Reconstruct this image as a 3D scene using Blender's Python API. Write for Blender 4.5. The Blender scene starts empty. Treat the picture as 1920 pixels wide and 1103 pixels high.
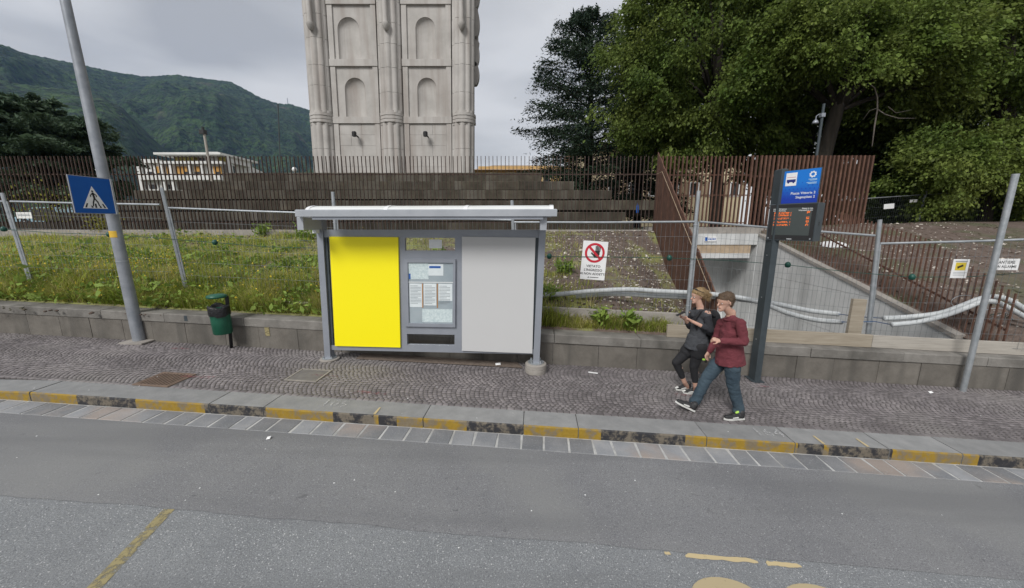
import bpy, bmesh, math, random
import numpy as np
from mathutils import Vector, Matrix
random.seed(7); rng = np.random.default_rng(7)
SC = bpy.context.scene; COL = SC.collection
R = math.radians; PI = math.pi

# ---------------------------------------------------------------- camera, sky, sun, exposure
FPX = 690.0; PITCH = R(10.75); CAMH = 2.72          # focal length in photo pixels (1920 wide), pitch down, height
A = R(3.6); SLOPE = .036                            # street turned 3.6 deg to the view and falling 3.6 % to the right
cam = bpy.data.cameras.new('camera'); camo = bpy.data.objects.new('camera', cam); COL.objects.link(camo)
cam.sensor_width = 36; cam.lens = 36 * FPX / 1920; cam.clip_start = .05; cam.clip_end = 20000
camo.location = (0, 0, CAMH); camo.rotation_euler = (PI / 2 - PITCH, 0, 0); SC.camera = camo

W = bpy.data.worlds.new('World'); SC.world = W; W.use_nodes = True
nt = W.node_tree; nt.nodes.clear()
N = nt.nodes.new; L = nt.links.new
out = N('ShaderNodeOutputWorld'); bg = N('ShaderNodeBackground')
SUN_EL, SUN_ROT = R(42), R(-152)
sky = N('ShaderNodeTexSky'); sky.sky_type = 'NISHITA'; sky.sun_disc = False
sky.sun_elevation = SUN_EL; sky.sun_rotation = SUN_ROT
tc = N('ShaderNodeTexCoord'); mp = N('ShaderNodeMapping'); mp.inputs['Scale'].default_value = (1.4, 1.4, 5.0)
mp.inputs['Location'].default_value = (-1.96196, .29279, 1.21824)
n1 = N('ShaderNodeTexNoise'); n1.inputs['Scale'].default_value = 1.3; n1.inputs['Detail'].default_value = 5; n1.inputs['Roughness'].default_value = .42
n1.inputs['Distortion'].default_value = .3
rp = N('ShaderNodeValToRGB'); e = rp.color_ramp.elements
e[0].position = .38; e[0].color = (.268, .271, .278, 1); e[1].position = .58; e[1].color = (.42, .42, .423, 1)
m1 = N('ShaderNodeMix'); m1.data_type = 'RGBA'; m1.inputs['Factor'].default_value = .92
sm = N('ShaderNodeMix'); sm.data_type = 'RGBA'; sm.blend_type = 'MULTIPLY'; sm.inputs['Factor'].default_value = 1
sm.inputs[7].default_value = (.06, .06, .06, 1)
L(tc.outputs['Generated'], mp.inputs['Vector']); L(mp.outputs['Vector'], n1.inputs['Vector']); L(n1.outputs['Fac'], rp.inputs['Fac'])
L(sky.outputs['Color'], sm.inputs[6]); L(sm.outputs[2], m1.inputs[6]); L(rp.outputs['Color'], m1.inputs[7])
L(m1.outputs[2], bg.inputs['Color']); bg.inputs['Strength'].default_value = 1.0
L(bg.outputs['Background'], out.inputs['Surface'])
sl = bpy.data.lights.new('sun', 'SUN'); sl.energy = 1.5; sl.angle = R(20); sl.color = (1, .985, .96)
so = bpy.data.objects.new('sun', sl); COL.objects.link(so)
so.rotation_euler = (PI / 2 - SUN_EL, 0, PI - SUN_ROT)
so.location = (0, 0, 40)
vs = SC.view_settings; vs.view_transform = 'Standard'; vs.look = 'None'; vs.gamma = 1; vs.use_curve_mapping = False
vs.exposure = 0.86
SC.cycles.use_denoising = True; SC.cycles.max_bounces = 6; SC.cycles.transparent_max_bounces = 8
SC.cycles.volume_bounces = 0

# ---------------------------------------------------------------- geometry helpers
CA, SA = math.cos(A), math.sin(A); CP, SP = math.cos(PITCH), math.sin(PITCH)
def S(u, n, h=0.0):
    "street frame: u along the kerb, n away from the road, h above the falling road surface"
    return Vector((u * CA + n * SA, -u * SA + n * CA, h - SLOPE * u))
def UN(X, Y): return X * CA - Y * SA, X * SA + Y * CA
def ray(px, py):
    x = (px - 960) / FPX; y = -(py - 551.5) / FPX
    return Vector((x, CP + y * SP, -SP + y * CP))
def at_n(px, py, n):
    d = ray(px, py); t = n / (d.x * SA + d.y * CA); return Vector((0, 0, CAMH)) + d * t
def at_Y(px, py, Y):
    d = ray(px, py); return Vector((0, 0, CAMH)) + d * (Y / d.y)
def on_street(px, py, h=0.0):
    d = ray(px, py); t = (h - CAMH) / (d.z + SLOPE * (d.x * CA - d.y * SA)); return Vector((0, 0, CAMH)) + d * t
V = Vector
UDIR = V((CA, -SA, 0)); NDIR = V((SA, CA, 0)); ZUP = V((0, 0, 1))

def wloc(o):
    p = V((0, 0, 0))
    while o is not None: p += o.location; o = o.parent
    return p
def link(name, me, mat=None, parent=None, loc=None):
    o = bpy.data.objects.new(name, me); COL.objects.link(o)
    if parent is not None: o.parent = parent
    if loc is not None: o.location = loc
    if mat is not None and me is not None and len(me.materials) == 0: me.materials.append(mat)
    return o
def tag(o, label=None, cat=None, group=None, kind=None):
    if label: o['label'] = label
    if cat: o['category'] = cat
    if group: o['group'] = group
    if kind: o['kind'] = kind
    return o
def thing(name, loc, label, cat, group=None):
    o = bpy.data.objects.new(name, None); COL.objects.link(o); o.location = loc; o.empty_display_size = .1
    return tag(o, label, cat, group)

class MB:
    def __init__(s): s.v = []; s.f = []; s.sm = False
    def add(s, vs, fs):
        b = len(s.v); s.v += [tuple(p) for p in vs]; s.f += [tuple(b + i for i in f) for f in fs]; return s
    def hexa(s, p):  # 8 points: bottom ring 0-3, top ring 4-7
        return s.add(p, [(3, 2, 1, 0), (4, 5, 6, 7), (0, 1, 5, 4), (1, 2, 6, 5), (2, 3, 7, 6), (3, 0, 4, 7)])
    def box(s, c0, c1, fn=None):
        (x0, y0, z0), (x1, y1, z1) = c0, c1
        p = [(x0, y0, z0), (x1, y0, z0), (x1, y1, z0), (x0, y1, z0), (x0, y0, z1), (x1, y0, z1), (x1, y1, z1), (x0, y1, z1)]
        if fn: p = [fn(*q) for q in p]
        return s.hexa(p)
    def obox(s, c, ax, ay, az):  # centre, three half-axis vectors
        c, ax, ay, az = V(c), V(ax), V(ay), V(az)
        return s.hexa([c - ax - ay - az, c + ax - ay - az, c + ax + ay - az, c - ax + ay - az, c - ax - ay + az, c + ax - ay + az, c + ax + ay + az, c - ax + ay + az])
    def bevbox(s, c0, c1, b=.01, fn=None):  # box with chamfered top edges
        (x0, y0, z0), (x1, y1, z1) = c0, c1
        r = [(x0, y0, z0), (x1, y0, z0), (x1, y1, z0), (x0, y1, z0), (x0, y0, z1 - b), (x1, y0, z1 - b), (x1, y1, z1 - b), (x0, y1, z1 - b),
             (x0 + b, y0 + b, z1), (x1 - b, y0 + b, z1), (x1 - b, y1 - b, z1), (x0 + b, y1 - b, z1)]
        if fn: r = [fn(*q) for q in r]
        f = [(3, 2, 1, 0), (8, 9, 10, 11)]
        for i in range(4):
            j = (i + 1) % 4; f += [(i, j, 4 + j, 4 + i), (4 + i, 4 + j, 8 + j, 8 + i)]
        return s.add(r, f)
    def tube(s, pts, r, seg=8, cap=True, rs=None):
        pts = [V(p) for p in pts]; k = len(pts); rings = []
        up = None
        for i, p in enumerate(pts):
            t = (pts[min(i + 1, k - 1)] - pts[max(i - 1, 0)]).normalized()
            if up is None: up = V((0, 0, 1)) if abs(t.z) < .9 else V((1, 0, 0))
            a = t.cross(up).normalized(); b = a.cross(t).normalized(); up = b
            rr = rs[i] if rs else r
            rings.append([p + (a * math.cos(2 * PI * j / seg) + b * math.sin(2 * PI * j / seg)) * rr for j in range(seg)])
        vs = [q for ring in rings for q in ring]; fs = []
        for i in range(k - 1):
            for j in range(seg):
                j2 = (j + 1) % seg; fs.append((i * seg + j, i * seg + j2, (i + 1) * seg + j2, (i + 1) * seg + j))
        if cap: fs += [tuple(range(seg)), tuple(range((k - 1) * seg + seg - 1, (k - 1) * seg - 1, -1))]
        return s.add(vs, fs)
    def prism(s, poly, o, ax, ay, az):  # polygon (a,b) in plane ax,ay from o, extruded along az
        o, ax, ay, az = V(o), V(ax), V(ay), V(az); n = len(poly)
        p = [o + ax * a + ay * b for a, b in poly]; q = [x + az for x in p]
        return s.add(p + q, [tuple(range(n - 1, -1, -1)), tuple(range(n, 2 * n))] + [(i, (i + 1) % n, n + (i + 1) % n, n + i) for i in range(n)])
    def lathe(s, prof, c, seg=16, axis=None):  # prof: (radius, height) list, about z at c
        c = V(c); k = len(prof); vs = []; fs = []
        for r, h in prof:
            for j in range(seg):
                a = 2 * PI * j / seg; vs.append(c + V((r * math.cos(a), r * math.sin(a), h)))
        for i in range(k - 1):
            for j in range(seg):
                j2 = (j + 1) % seg; fs.append((i * seg + j, i * seg + j2, (i + 1) * seg + j2, (i + 1) * seg + j))
        fs += [tuple(range(seg - 1, -1, -1)), tuple(range((k - 1) * seg, k * seg))]
        return s.add(vs, fs)
    def mesh(s, name, off=V((0, 0, 0)), smooth=False):
        me = bpy.data.meshes.new(name); o = (off.x, off.y, off.z)
        me.from_pydata([(p[0] - o[0], p[1] - o[1], p[2] - o[2]) for p in s.v], [], s.f); me.update()
        bm = bmesh.new(); bm.from_mesh(me); bmesh.ops.recalc_face_normals(bm, faces=bm.faces); bm.to_mesh(me); bm.free()
        if smooth: me.polygons.foreach_set('use_smooth', [True] * len(me.polygons))
        return me
    def build(s, name, mat, parent=None, smooth=False, kind=None, auto=None):
        off = wloc(parent) if parent is not None else V((0, 0, 0))
        me = s.mesh(name, off, smooth)
        if auto: 
            me.polygons.foreach_set('use_smooth', [True] * len(me.polygons)); me.set_sharp_from_angle(angle=R(auto))
        o = link(name, me, mat, parent)
        if kind: o['kind'] = kind
        return o
def fastmesh(name, verts, faces, mat, parent=None, kind=None, smooth=False):
    "verts (n,3) array, faces (m,k) array"
    me = bpy.data.meshes.new(name); verts = np.asarray(verts, np.float32); faces = np.asarray(faces, np.int32)
    if parent is not None: verts = verts - np.array(wloc(parent), np.float32)
    m, k = faces.shape
    me.vertices.add(len(verts)); me.vertices.foreach_set('co', verts.ravel())
    me.loops.add(m * k); me.loops.foreach_set('vertex_index', faces.ravel())
    me.polygons.add(m); me.polygons.foreach_set('loop_start', np.arange(m, dtype=np.int32) * k)
    if smooth: me.polygons.foreach_set('use_smooth', np.ones(m, bool))
    me.update(calc_edges=True); me.validate()
    o = link(name, me, mat, parent)
    if kind: o['kind'] = kind
    return o
def text_mesh(name, body, o, ax, ay, size, mat, parent, align='CENTER', off=.003, bold=0.0):
    cu = bpy.data.curves.new(name, 'FONT'); cu.body = body; cu.size = size; cu.align_x = align; cu.align_y = 'CENTER'; cu.resolution_u = 2
    cu.offset = bold; cu.space_line = .95
    ob = bpy.data.objects.new(name, cu); COL.objects.link(ob)
    dg = bpy.context.evaluated_depsgraph_get(); me = bpy.data.meshes.new_from_object(ob.evaluated_get(dg))
    bpy.data.objects.remove(ob); bpy.data.curves.remove(cu)
    ax, ay = V(ax).normalized(), V(ay).normalized(); az = ax.cross(ay); o = V(o) + az * off - (wloc(parent) if parent else V((0, 0, 0)))
    for v in me.vertices: v.co = o + ax * v.co.x + ay * v.co.y
    me.materials.clear(); me.name = name
    return link(name, me, mat, parent)

# ---------------------------------------------------------------- materials
def mat(name, c1, c2=None, scale=6., rough=.8, bump=0., bscale=None, metal=0., spec=.5, c3=None, detail=6., dist=.02, stretch=None, island=0., contrast=(.35, .68), streak=None, trans=0.):
    m = bpy.data.materials.new(name); m.use_nodes = True; t = m.node_tree; b = t.nodes['Principled BSDF']
    b.inputs['Roughness'].default_value = rough; b.inputs['Metallic'].default_value = metal; b.inputs['Specular IOR Level'].default_value = spec
    nn, ll = t.nodes.new, t.links.new
    geo = nn('ShaderNodeNewGeometry'); vec = geo.outputs['Position']
    if stretch:
        q = nn('ShaderNodeVectorMath'); q.operation = 'MULTIPLY'; q.inputs[1].default_value = stretch; ll(vec, q.inputs[0]); vec = q.outputs[0]
    col = None
    if c2 is None: c2 = tuple(x * .82 for x in c1)
    no = nn('ShaderNodeTexNoise'); no.inputs['Scale'].default_value = scale; no.inputs['Detail'].default_value = detail; ll(vec, no.inputs['Vector'])
    no.inputs['Roughness'].default_value = .62
    r = nn('ShaderNodeValToRGB'); el = r.color_ramp.elements; el[0].position, el[1].position = contrast
    el[0].color = (*c1, 1); el[1].color = (*c2, 1)
    if c3: k = el.new((contrast[0] + contrast[1]) / 2); k.color = (*c3, 1)
    ll(no.outputs['Fac'], r.inputs['Fac']); col = r.outputs['Color']
    if streak:  # (colour, scale xy, scale z, amount): rain stains running down
        q = nn('ShaderNodeVectorMath'); q.operation = 'MULTIPLY'; q.inputs[1].default_value = (streak[1], streak[1], streak[2]); ll(geo.outputs['Position'], q.inputs[0])
        n2 = nn('ShaderNodeTexNoise'); n2.inputs['Scale'].default_value = 1; n2.inputs['Detail'].default_value = 4; ll(q.outputs[0], n2.inputs['Vector'])
        mr = nn('ShaderNodeMapRange'); mr.inputs[1].default_value = .48; mr.inputs[2].default_value = .72; mr.inputs[4].default_value = streak[3]; ll(n2.outputs['Fac'], mr.inputs[0])
        mx = nn('ShaderNodeMix'); mx.data_type = 'RGBA'; ll(mr.outputs[0], mx.inputs['Factor']); ll(col, mx.inputs[6]); mx.inputs[7].default_value = (*streak[0], 1); col = mx.outputs[2]
    if island:
        hs = nn('ShaderNodeHueSaturation'); mr = nn('ShaderNodeMapRange'); mr.inputs[3].default_value = 1 - island; mr.inputs[4].default_value = 1 + island
        ll(geo.outputs['Random Per Island'], mr.inputs[0]); ll(mr.outputs[0], hs.inputs['Value']); ll(col, hs.inputs['Color']); col = hs.outputs[0]
    ll(col, b.inputs['Base Color'])
    if bump:
        n3 = nn('ShaderNodeTexNoise'); n3.inputs['Scale'].default_value = bscale or scale * 4; n3.inputs['Detail'].default_value = 5; ll(vec, n3.inputs['Vector'])
        bp = nn('ShaderNodeBump'); bp.inputs['Strength'].default_value = bump; bp.inputs['Distance'].default_value = dist; ll(n3.outputs['Fac'], bp.inputs['Height']); ll(bp.outputs[0], b.inputs['Normal'])
    if trans:
        tr = nn('ShaderNodeBsdfTranslucent'); ms = nn('ShaderNodeMixShader'); ms.inputs[0].default_value = trans
        ll(col, tr.inputs['Color']); ll(b.outputs[0], ms.inputs[1]); ll(tr.outputs[0], ms.inputs[2]); ll(ms.outputs[0], t.nodes['Material Output'].inputs['Surface'])
    return m
def obj_rand(m, amt):
    "vary the colour from one piece to the next (Object Info random)"
    t = m.node_tree; b = t.nodes['Principled BSDF']; lk = b.inputs['Base Color'].links[0]; src = lk.from_socket
    oi = t.nodes.new('ShaderNodeObjectInfo'); mr = t.nodes.new('ShaderNodeMapRange'); hs = t.nodes.new('ShaderNodeHueSaturation')
    mr.inputs[3].default_value = 1 - amt; mr.inputs[4].default_value = 1 + amt
    t.links.new(oi.outputs['Random'], mr.inputs[0]); t.links.new(mr.outputs[0], hs.inputs['Value']); t.links.new(src, hs.inputs['Color']); t.links.new(hs.outputs[0], b.inputs['Base Color'])
    return m
M = {}
def speckle(m, scale, thr, colr, amount=1.):
    "scatter small pale or dark grains over a material"
    t = m.node_tree; b = t.nodes['Principled BSDF']; src = b.inputs['Base Color'].links[0].from_socket
    g = t.nodes.new('ShaderNodeNewGeometry'); vo = t.nodes.new('ShaderNodeTexVoronoi'); vo.inputs['Scale'].default_value = scale
    t.links.new(g.outputs['Position'], vo.inputs['Vector'])
    lt = t.nodes.new('ShaderNodeMath'); lt.operation = 'GREATER_THAN'; lt.inputs[1].default_value = thr
    sx = t.nodes.new('ShaderNodeSeparateColor'); t.links.new(vo.outputs['Color'], sx.inputs[0]); t.links.new(sx.outputs[0], lt.inputs[0])
    di = t.nodes.new('ShaderNodeMath'); di.operation = 'LESS_THAN'; di.inputs[1].default_value = .42; t.links.new(vo.outputs['Distance'], di.inputs[0])
    mu = t.nodes.new('ShaderNodeMath'); mu.operation = 'MULTIPLY'; t.links.new(lt.outputs[0], mu.inputs[0]); t.links.new(di.outputs[0], mu.inputs[1])
    m2 = t.nodes.new('ShaderNodeMath'); m2.operation = 'MULTIPLY'; m2.inputs[1].default_value = amount; t.links.new(mu.outputs[0], m2.inputs[0])
    mx = t.nodes.new('ShaderNodeMix'); mx.data_type = 'RGBA'; mx.inputs[7].default_value = (*colr, 1)
    t.links.new(m2.outputs[0], mx.inputs['Factor']); t.links.new(src, mx.inputs[6]); t.links.new(mx.outputs[2], b.inputs['Base Color'])
    return m
def blend_noise(m, colr, scale, lo, hi, amount=1., detail=5, stretch=None):
    "stains or patches of another colour"
    t = m.node_tree; b = t.nodes['Principled BSDF']; src = b.inputs['Base Color'].links[0].from_socket
    g = t.nodes.new('ShaderNodeNewGeometry'); no = t.nodes.new('ShaderNodeTexNoise'); no.inputs['Scale'].default_value = scale; no.inputs['Detail'].default_value = detail
    if stretch:
        q = t.nodes.new('ShaderNodeVectorMath'); q.operation = 'MULTIPLY'; q.inputs[1].default_value = stretch; t.links.new(g.outputs['Position'], q.inputs[0]); t.links.new(q.outputs[0], no.inputs['Vector'])
    else: t.links.new(g.outputs['Position'], no.inputs['Vector'])
    mr = t.nodes.new('ShaderNodeMapRange'); mr.inputs[1].default_value = lo; mr.inputs[2].default_value = hi; mr.inputs[4].default_value = amount; t.links.new(no.outputs['Fac'], mr.inputs[0])
    mx = t.nodes.new('ShaderNodeMix'); mx.data_type = 'RGBA'; mx.inputs[7].default_value = (*colr, 1)
    t.links.new(mr.outputs[0], mx.inputs['Factor']); t.links.new(src, mx.inputs[6]); t.links.new(mx.outputs[2], b.inputs['Base Color'])
    return m
M['asphalt_old'] = mat('asphalt_old', (.186, .195, .203), (.226, .236, .244), .8, .9, .6, 110, dist=.005)
blend_noise(M['asphalt_old'], (.1, .105, .115), 110, .52, .64, .85, 3); blend_noise(M['asphalt_old'], (.36, .37, .375), 85, .56, .66, .8, 3)
speckle(M['asphalt_old'], 85, .972, (.6, .6, .6), .85); speckle(M['asphalt_old'], 150, .965, (.5, .5, .5), .6); blend_noise(M['asphalt_old'], (.15, .155, .165), 1.7, .52, .72, .35)
M['asphalt_new'] = speckle(mat('asphalt_new', (.165, .167, .176), (.2, .202, .207), .9, .9, .4, 120, dist=.003), 75, .992, (.45, .45, .45), .8)
blend_noise(M['asphalt_new'], (.09, .09, .095), 11, .68, .74, .7); blend_noise(M['asphalt_new'], (.3, .305, .31), 100, .53, .66, .8, 3); blend_noise(M['asphalt_new'], (.085, .086, .092), 110, .54, .66, .8, 3); blend_noise(M['asphalt_new'], (.21, .212, .21), .45, .5, .62, .6, 3)
for k_ in ('asphalt_old', 'asphalt_new'): blend_noise(M[k_], (.12, .122, .128), 1.6, .5, .66, .45, 4, (.12, 1, 1)); blend_noise(M[k_], (.07, .07, .073), 4.5, .7, .78, .6, 6)
M['paver'] = obj_rand(mat('paver', (.18, .187, .2), (.25, .252, .26), 3, .8, .3, 40, c3=(.21, .215, .225)), .28)
blend_noise(M['paver'], (.33, .27, .23), .8, .56, .66, .75); blend_noise(M['paver'], (.34, .35, .36), 60, .56, .7, .4)
M['mortar'] = mat('mortar', (.3, .3, .29), (.52, .52, .51), 5, .9, .3)
M['kerb_stone'] = obj_rand(mat('kerb_stone', (.21, .212, .212), (.27, .27, .268), 5, .8, .2, 60), .1)
M['cobble'] = obj_rand(mat('cobble', (.11, .098, .1), (.17, .153, .154), 1.2, .75, .4, 60, c3=(.14, .126, .128), island=.26, dist=.006), .22)
blend_noise(M['cobble'], (.075, .066, .066), .9, .55, .75, .5); blend_noise(M['cobble'], (.22, .205, .195), .4, .5, .64, .6)
M['sand_bed'] = mat('sand_bed', (.075, .068, .066), (.11, .1, .096), 8, .95, .4)
M['wall_block'] = obj_rand(mat('wall_block', (.115, .104, .09), (.17, .155, .135), 3.5, .9, .35, 40, streak=((.075, .07, .062), 3.2, .35, .8)), .12)
M['wall_cap'] = obj_rand(mat('wall_cap', (.15, .14, .126), (.22, .208, .19), 4, .9, .35, 50, streak=((.06, .057, .05), 2.5, 1.2, .75)), .12)
M['soil'] = mat('soil', (.095, .068, .054), (.155, .12, .1), 5, .95, .9, 18, c3=(.125, .092, .075), dist=.05)
blend_noise(M['soil'], (.07, .09, .035), .8, .5, .62, .55)
def grass_floor(m):
    "turf colour on the left part of the bank, fading out towards the bare soil on the right"
    t = m.node_tree; b = t.nodes['Principled BSDF']; src = b.inputs['Base Color'].links[0].from_socket; nn, ll = t.nodes.new, t.links.new
    g = nn('ShaderNodeNewGeometry'); sx = nn('ShaderNodeSeparateXYZ'); ll(g.outputs['Position'], sx.inputs[0]); mr = nn('ShaderNodeMapRange'); mr.inputs[1].default_value = -1; mr.inputs[2].default_value = -7; mr.inputs[4].default_value = .2; ll(sx.outputs[0], mr.inputs[0])
    no = nn('ShaderNodeTexNoise'); no.inputs['Scale'].default_value = 1.1; no.inputs['Detail'].default_value = 6; ll(g.outputs['Position'], no.inputs['Vector']); ad = nn('ShaderNodeMath'); ll(no.outputs['Fac'], ad.inputs[0]); ll(mr.outputs[0], ad.inputs[1])
    m2 = nn('ShaderNodeMapRange'); m2.inputs[1].default_value = .52; m2.inputs[2].default_value = .66; m2.inputs[4].default_value = .85; ll(ad.outputs[0], m2.inputs[0]); mx = nn('ShaderNodeMix'); mx.data_type = 'RGBA'; mx.inputs[7].default_value = (.22, .23, .07, 1)
    ll(m2.outputs[0], mx.inputs['Factor']); ll(src, mx.inputs[6]); ll(mx.outputs[2], b.inputs['Base Color']); return m
M['soil_bank'] = grass_floor(mat('soil_bank', (.095, .068, .054), (.155, .12, .1), 5, .95, .9, 18, c3=(.125, .092, .075), dist=.05))
M['pebble'] = mat('pebble', (.42, .37, .32), (.6, .56, .5), 7, .85, .2, island=.35)
M['galv'] = mat('galv', (.33, .36, .38), (.45, .47, .49), 9, .42, .1, 30, metal=.55)
M['lamp_steel'] = mat('lamp_steel', (.24, .26, .29), (.34, .36, .39), 5, .5, .1, 30, metal=.35, streak=((.2, .2, .21), 9, .5, .5))
M['alu'] = mat('alu', (.27, .29, .33), (.31, .33, .37), 3, .42, .0, metal=.25)
M['alu_light'] = mat('alu_light', (.36, .38, .41), (.42, .44, .47), 3, .4, metal=.3)
M['roof_white'] = mat('roof_white', (.74, .75, .76), (.82, .83, .84), 3, .25)
M['yellow_panel'] = mat('yellow_panel', (.95, .82, .0), (.95, .83, .0), 1, .45)
M['grey_panel'] = mat('grey_panel', (.52, .52, .52), (.53, .53, .53), 1, .5)
M['dark_steel'] = mat('dark_steel', (.045, .058, .066), (.06, .075, .085), 6, .5, metal=.2)
M['rust'] = mat('rust', (.085, .04, .026), (.145, .073, .048), 6, .85, .3, 40, streak=((.05, .024, .018), 5, .5, .6))
M['rust_dark'] = mat('rust_dark', (.04, .026, .022), (.075, .045, .034), 6, .85)
M['concrete'] = mat('concrete', (.5, .51, .505), (.6, .605, .6), 1.6, .88, .2, 30, streak=((.34, .34, .335), 2.2, .4, .6))
M['concrete_old'] = mat('concrete_old', (.24, .22, .2), (.34, .315, .285), 3, .92, .3, 40)
M['brick_band'] = mat('brick_band', (.36, .27, .18), (.46, .36, .26), 4, .92, .3)
M['wood'] = mat('wood', (.27, .23, .175), (.36, .315, .25), 2, .8, .2, 30, stretch=(1, 6, 14))
M['wood_grey'] = mat('wood_grey', (.32, .295, .26), (.42, .39, .345), 2, .85, .2, 30, stretch=(1, 6, 14))
M['pipe'] = mat('pipe', (.42, .44, .45), (.55, .57, .57), 8, .5, .1)
M['stone_step'] = obj_rand(mat('stone_step', (.034, .028, .019), (.074, .063, .044), 2.0, .93, .4, 20, c3=(.05, .043, .03), streak=((.19, .18, .155), 1.9, .02, .45)), .2)
M['tower_stone'] = mat('tower_stone', (.37, .352, .33), (.48, .458, .434), .9, .85, .15, 9, c3=(.43, .41, .386), streak=((.3, .262, .235), 2.6, .22, .7))
M['white_paint'] = mat('white_paint', (.75, .75, .75), (.8, .8, .8), 3, .5)
M['black'] = mat('black', (.012, .012, .013), (.02, .02, .021), 5, .6)
M['blue_sign'] = mat('blue_sign', (.005, .085, .36), (.008, .1, .4), 4, .4)
M['green_bin'] = mat('green_bin', (.006, .075, .042), (.012, .1, .058), 5, .4)
M['bag'] = mat('bag', (.006, .006, .007), (.014, .014, .016), 9, .45, .6, 30)
M['green_plastic'] = mat('green_plastic', (.004, .055, .04), (.006, .07, .05), 5, .45)
M['red_paint'] = mat('red_paint', (.5, .012, .03), (.55, .02, .04), 5, .5)
M['sticker'] = mat('sticker', (.62, .38, .03), (.68, .44, .05), 15, .6)
# ---------------------------------------------------------------- road, gutter, kerb, pavement
K = .145; N_KERB = 4.39; N_COB = 4.77; N_WALL = 6.60; N_GUT = 4.07; N_SEAM = 2.775
U0, U1 = -26., 22.
def sheet(u0, u1, n0, n1, h, du=2.0, wob=None):
    mb = MB(); k = int((u1 - u0) / du)
    pts = []
    for i in range(k + 1):
        u = u0 + (u1 - u0) * i / k; w = wob(u) if wob else 0
        pts += [S(u, n0, h), S(u, n1 + w, h)]
    mb.add(pts, [(2 * i, 2 * i + 2, 2 * i + 3, 2 * i + 1) for i in range(k)]); return mb
def seam_sheet():
    mb = MB(); k = 1600; pts = []; r_ = random.Random(2); w = 0
    for i in range(k + 1):
        u = -60 + 120 * i / k if not 0 else 0; w = w * .7 + r_.uniform(-.007, .007); pts += [S(u, N_SEAM + w + .006 * math.sin(u * 3.1), .005), S(u, N_GUT, .005)]
    mb.add(pts, [(2 * i, 2 * i + 2, 2 * i + 3, 2 * i + 1) for i in range(k)]); return mb
g = MB(); g.add([(-6000, -6000, -2.6), (6000, -6000, -2.6), (6000, 6000, -2.6), (-6000, 6000, -2.6)], [(0, 1, 2, 3)])
tag(g.build('ground', M['soil']), kind='structure')
tag(sheet(-60, 60, -30, 4.5, 0).build('road', M['asphalt_old']), kind='structure')
tag(seam_sheet().build('resurfaced_lane', M['asphalt_new']), kind='structure')
gut = tag(sheet(U0, U1, N_GUT, N_KERB + .02, .006).build('gutter', M['mortar']), kind='structure')
u = U0; rr = random.Random(3)
while u < U1:
    w = rr.uniform(.2, .3); mb = MB(); j = rr.uniform(-.004, .004); t = rr.uniform(-.004, .004)
    lo = rr.uniform(.011, .015)
    sk = rr.uniform(-.012, .012)
    mb.bevbox((u, N_GUT + .004, .0), (u + w, N_KERB - .022, lo), .004, lambda a, b, c: S(a + sk * (b - 4.2) * 4, b, c))
    mb.build('paving_stone', M['paver'], gut); u += w + rr.uniform(.026, .036)

# painted kerb: the paint bands follow u (position along the kerb)
def kerb_paint_material():
    m = bpy.data.materials.new('painted_kerb'); m.use_nodes = True; t = m.node_tree; b = t.nodes['Principled BSDF']; nn, ll = t.nodes.new, t.links.new
    b.inputs['Roughness'].default_value = .75
    geo = nn('ShaderNodeNewGeometry'); d = nn('ShaderNodeVectorMath'); d.operation = 'DOT_PRODUCT'; d.inputs[1].default_value = (CA, -SA, 0); ll(geo.outputs['Position'], d.inputs[0])
    mr = nn('ShaderNodeMapRange'); mr.inputs[1].default_value = -8; mr.inputs[2].default_value = 8; ll(d.outputs['Value'], mr.inputs[0])
    r = nn('ShaderNodeValToRGB'); r.color_ramp.interpolation = 'CONSTANT'; el = r.color_ramp.elements
    bands = [(-8, 0), (-7.567, 1), (-6.436, 0), (-5.549, 1), (-4.532, 0), (-3.661, 1), (-2.697, 0), (-2.142, 1), (-2.095, 0), (-1.849, 1), (-.912, 0), (-.129, 1), (.83, 0), (1.918, 1), (3.285, 0), (3.62, 1), (3.65, 0), (4.15, 1), (4.18, 0), (4.399, 1), (5.433, 0), (6.4, 1), (7.5, 0)]
    Yc, Bc = (.3, .19, .018, 1), (.026, .026, .03, 1)
    el[0].position = 0; el[0].color = Bc; el[1].position = 1; el[1].color = Bc
    for q, y in bands[1:]:
        k = el.new((q + 8) / 16); k.color = Yc if y else Bc
    ll(mr.outputs[0], r.inputs['Fac'])
    no = nn('ShaderNodeTexNoise'); no.inputs['Scale'].default_value = 7; no.inputs['Detail'].default_value = 7; no.inputs['Roughness'].default_value = .7; ll(geo.outputs['Position'], no.inputs['Vector'])
    m2 = nn('ShaderNodeMapRange'); m2.inputs[1].default_value = .46; m2.inputs[2].default_value = .56; m2.inputs[4].default_value = .85; ll(no.outputs['Fac'], m2.inputs[0])
    mx = nn('ShaderNodeMix'); mx.data_type = 'RGBA'; ll(m2.outputs[0], mx.inputs['Factor']); ll(r.outputs['Color'], mx.inputs[6]); mx.inputs[7].default_value = (.17, .145, .11, 1)
    n2 = nn('ShaderNodeTexNoise'); n2.inputs['Scale'].default_value = 28; n2.inputs['Detail'].default_value = 4; ll(geo.outputs['Position'], n2.inputs['Vector'])
    m3 = nn('ShaderNodeMapRange'); m3.inputs[3].default_value = .7; m3.inputs[4].default_value = 1.25; ll(n2.outputs['Fac'], m3.inputs[0])
    hs = nn('ShaderNodeHueSaturation'); ll(m3.outputs[0], hs.inputs['Value']); ll(mx.outputs[2], hs.inputs['Color']); ll(hs.outputs[0], b.inputs['Base Color'])
    bp = nn('ShaderNodeBump'); bp.inputs['Strength'].default_value = .35; bp.inputs['Distance'].default_value = .01; ll(n2.outputs['Fac'], bp.inputs['Height']); ll(bp.outputs[0], b.inputs['Normal'])
    return m
M['kerb_paint'] = kerb_paint_material()
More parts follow.
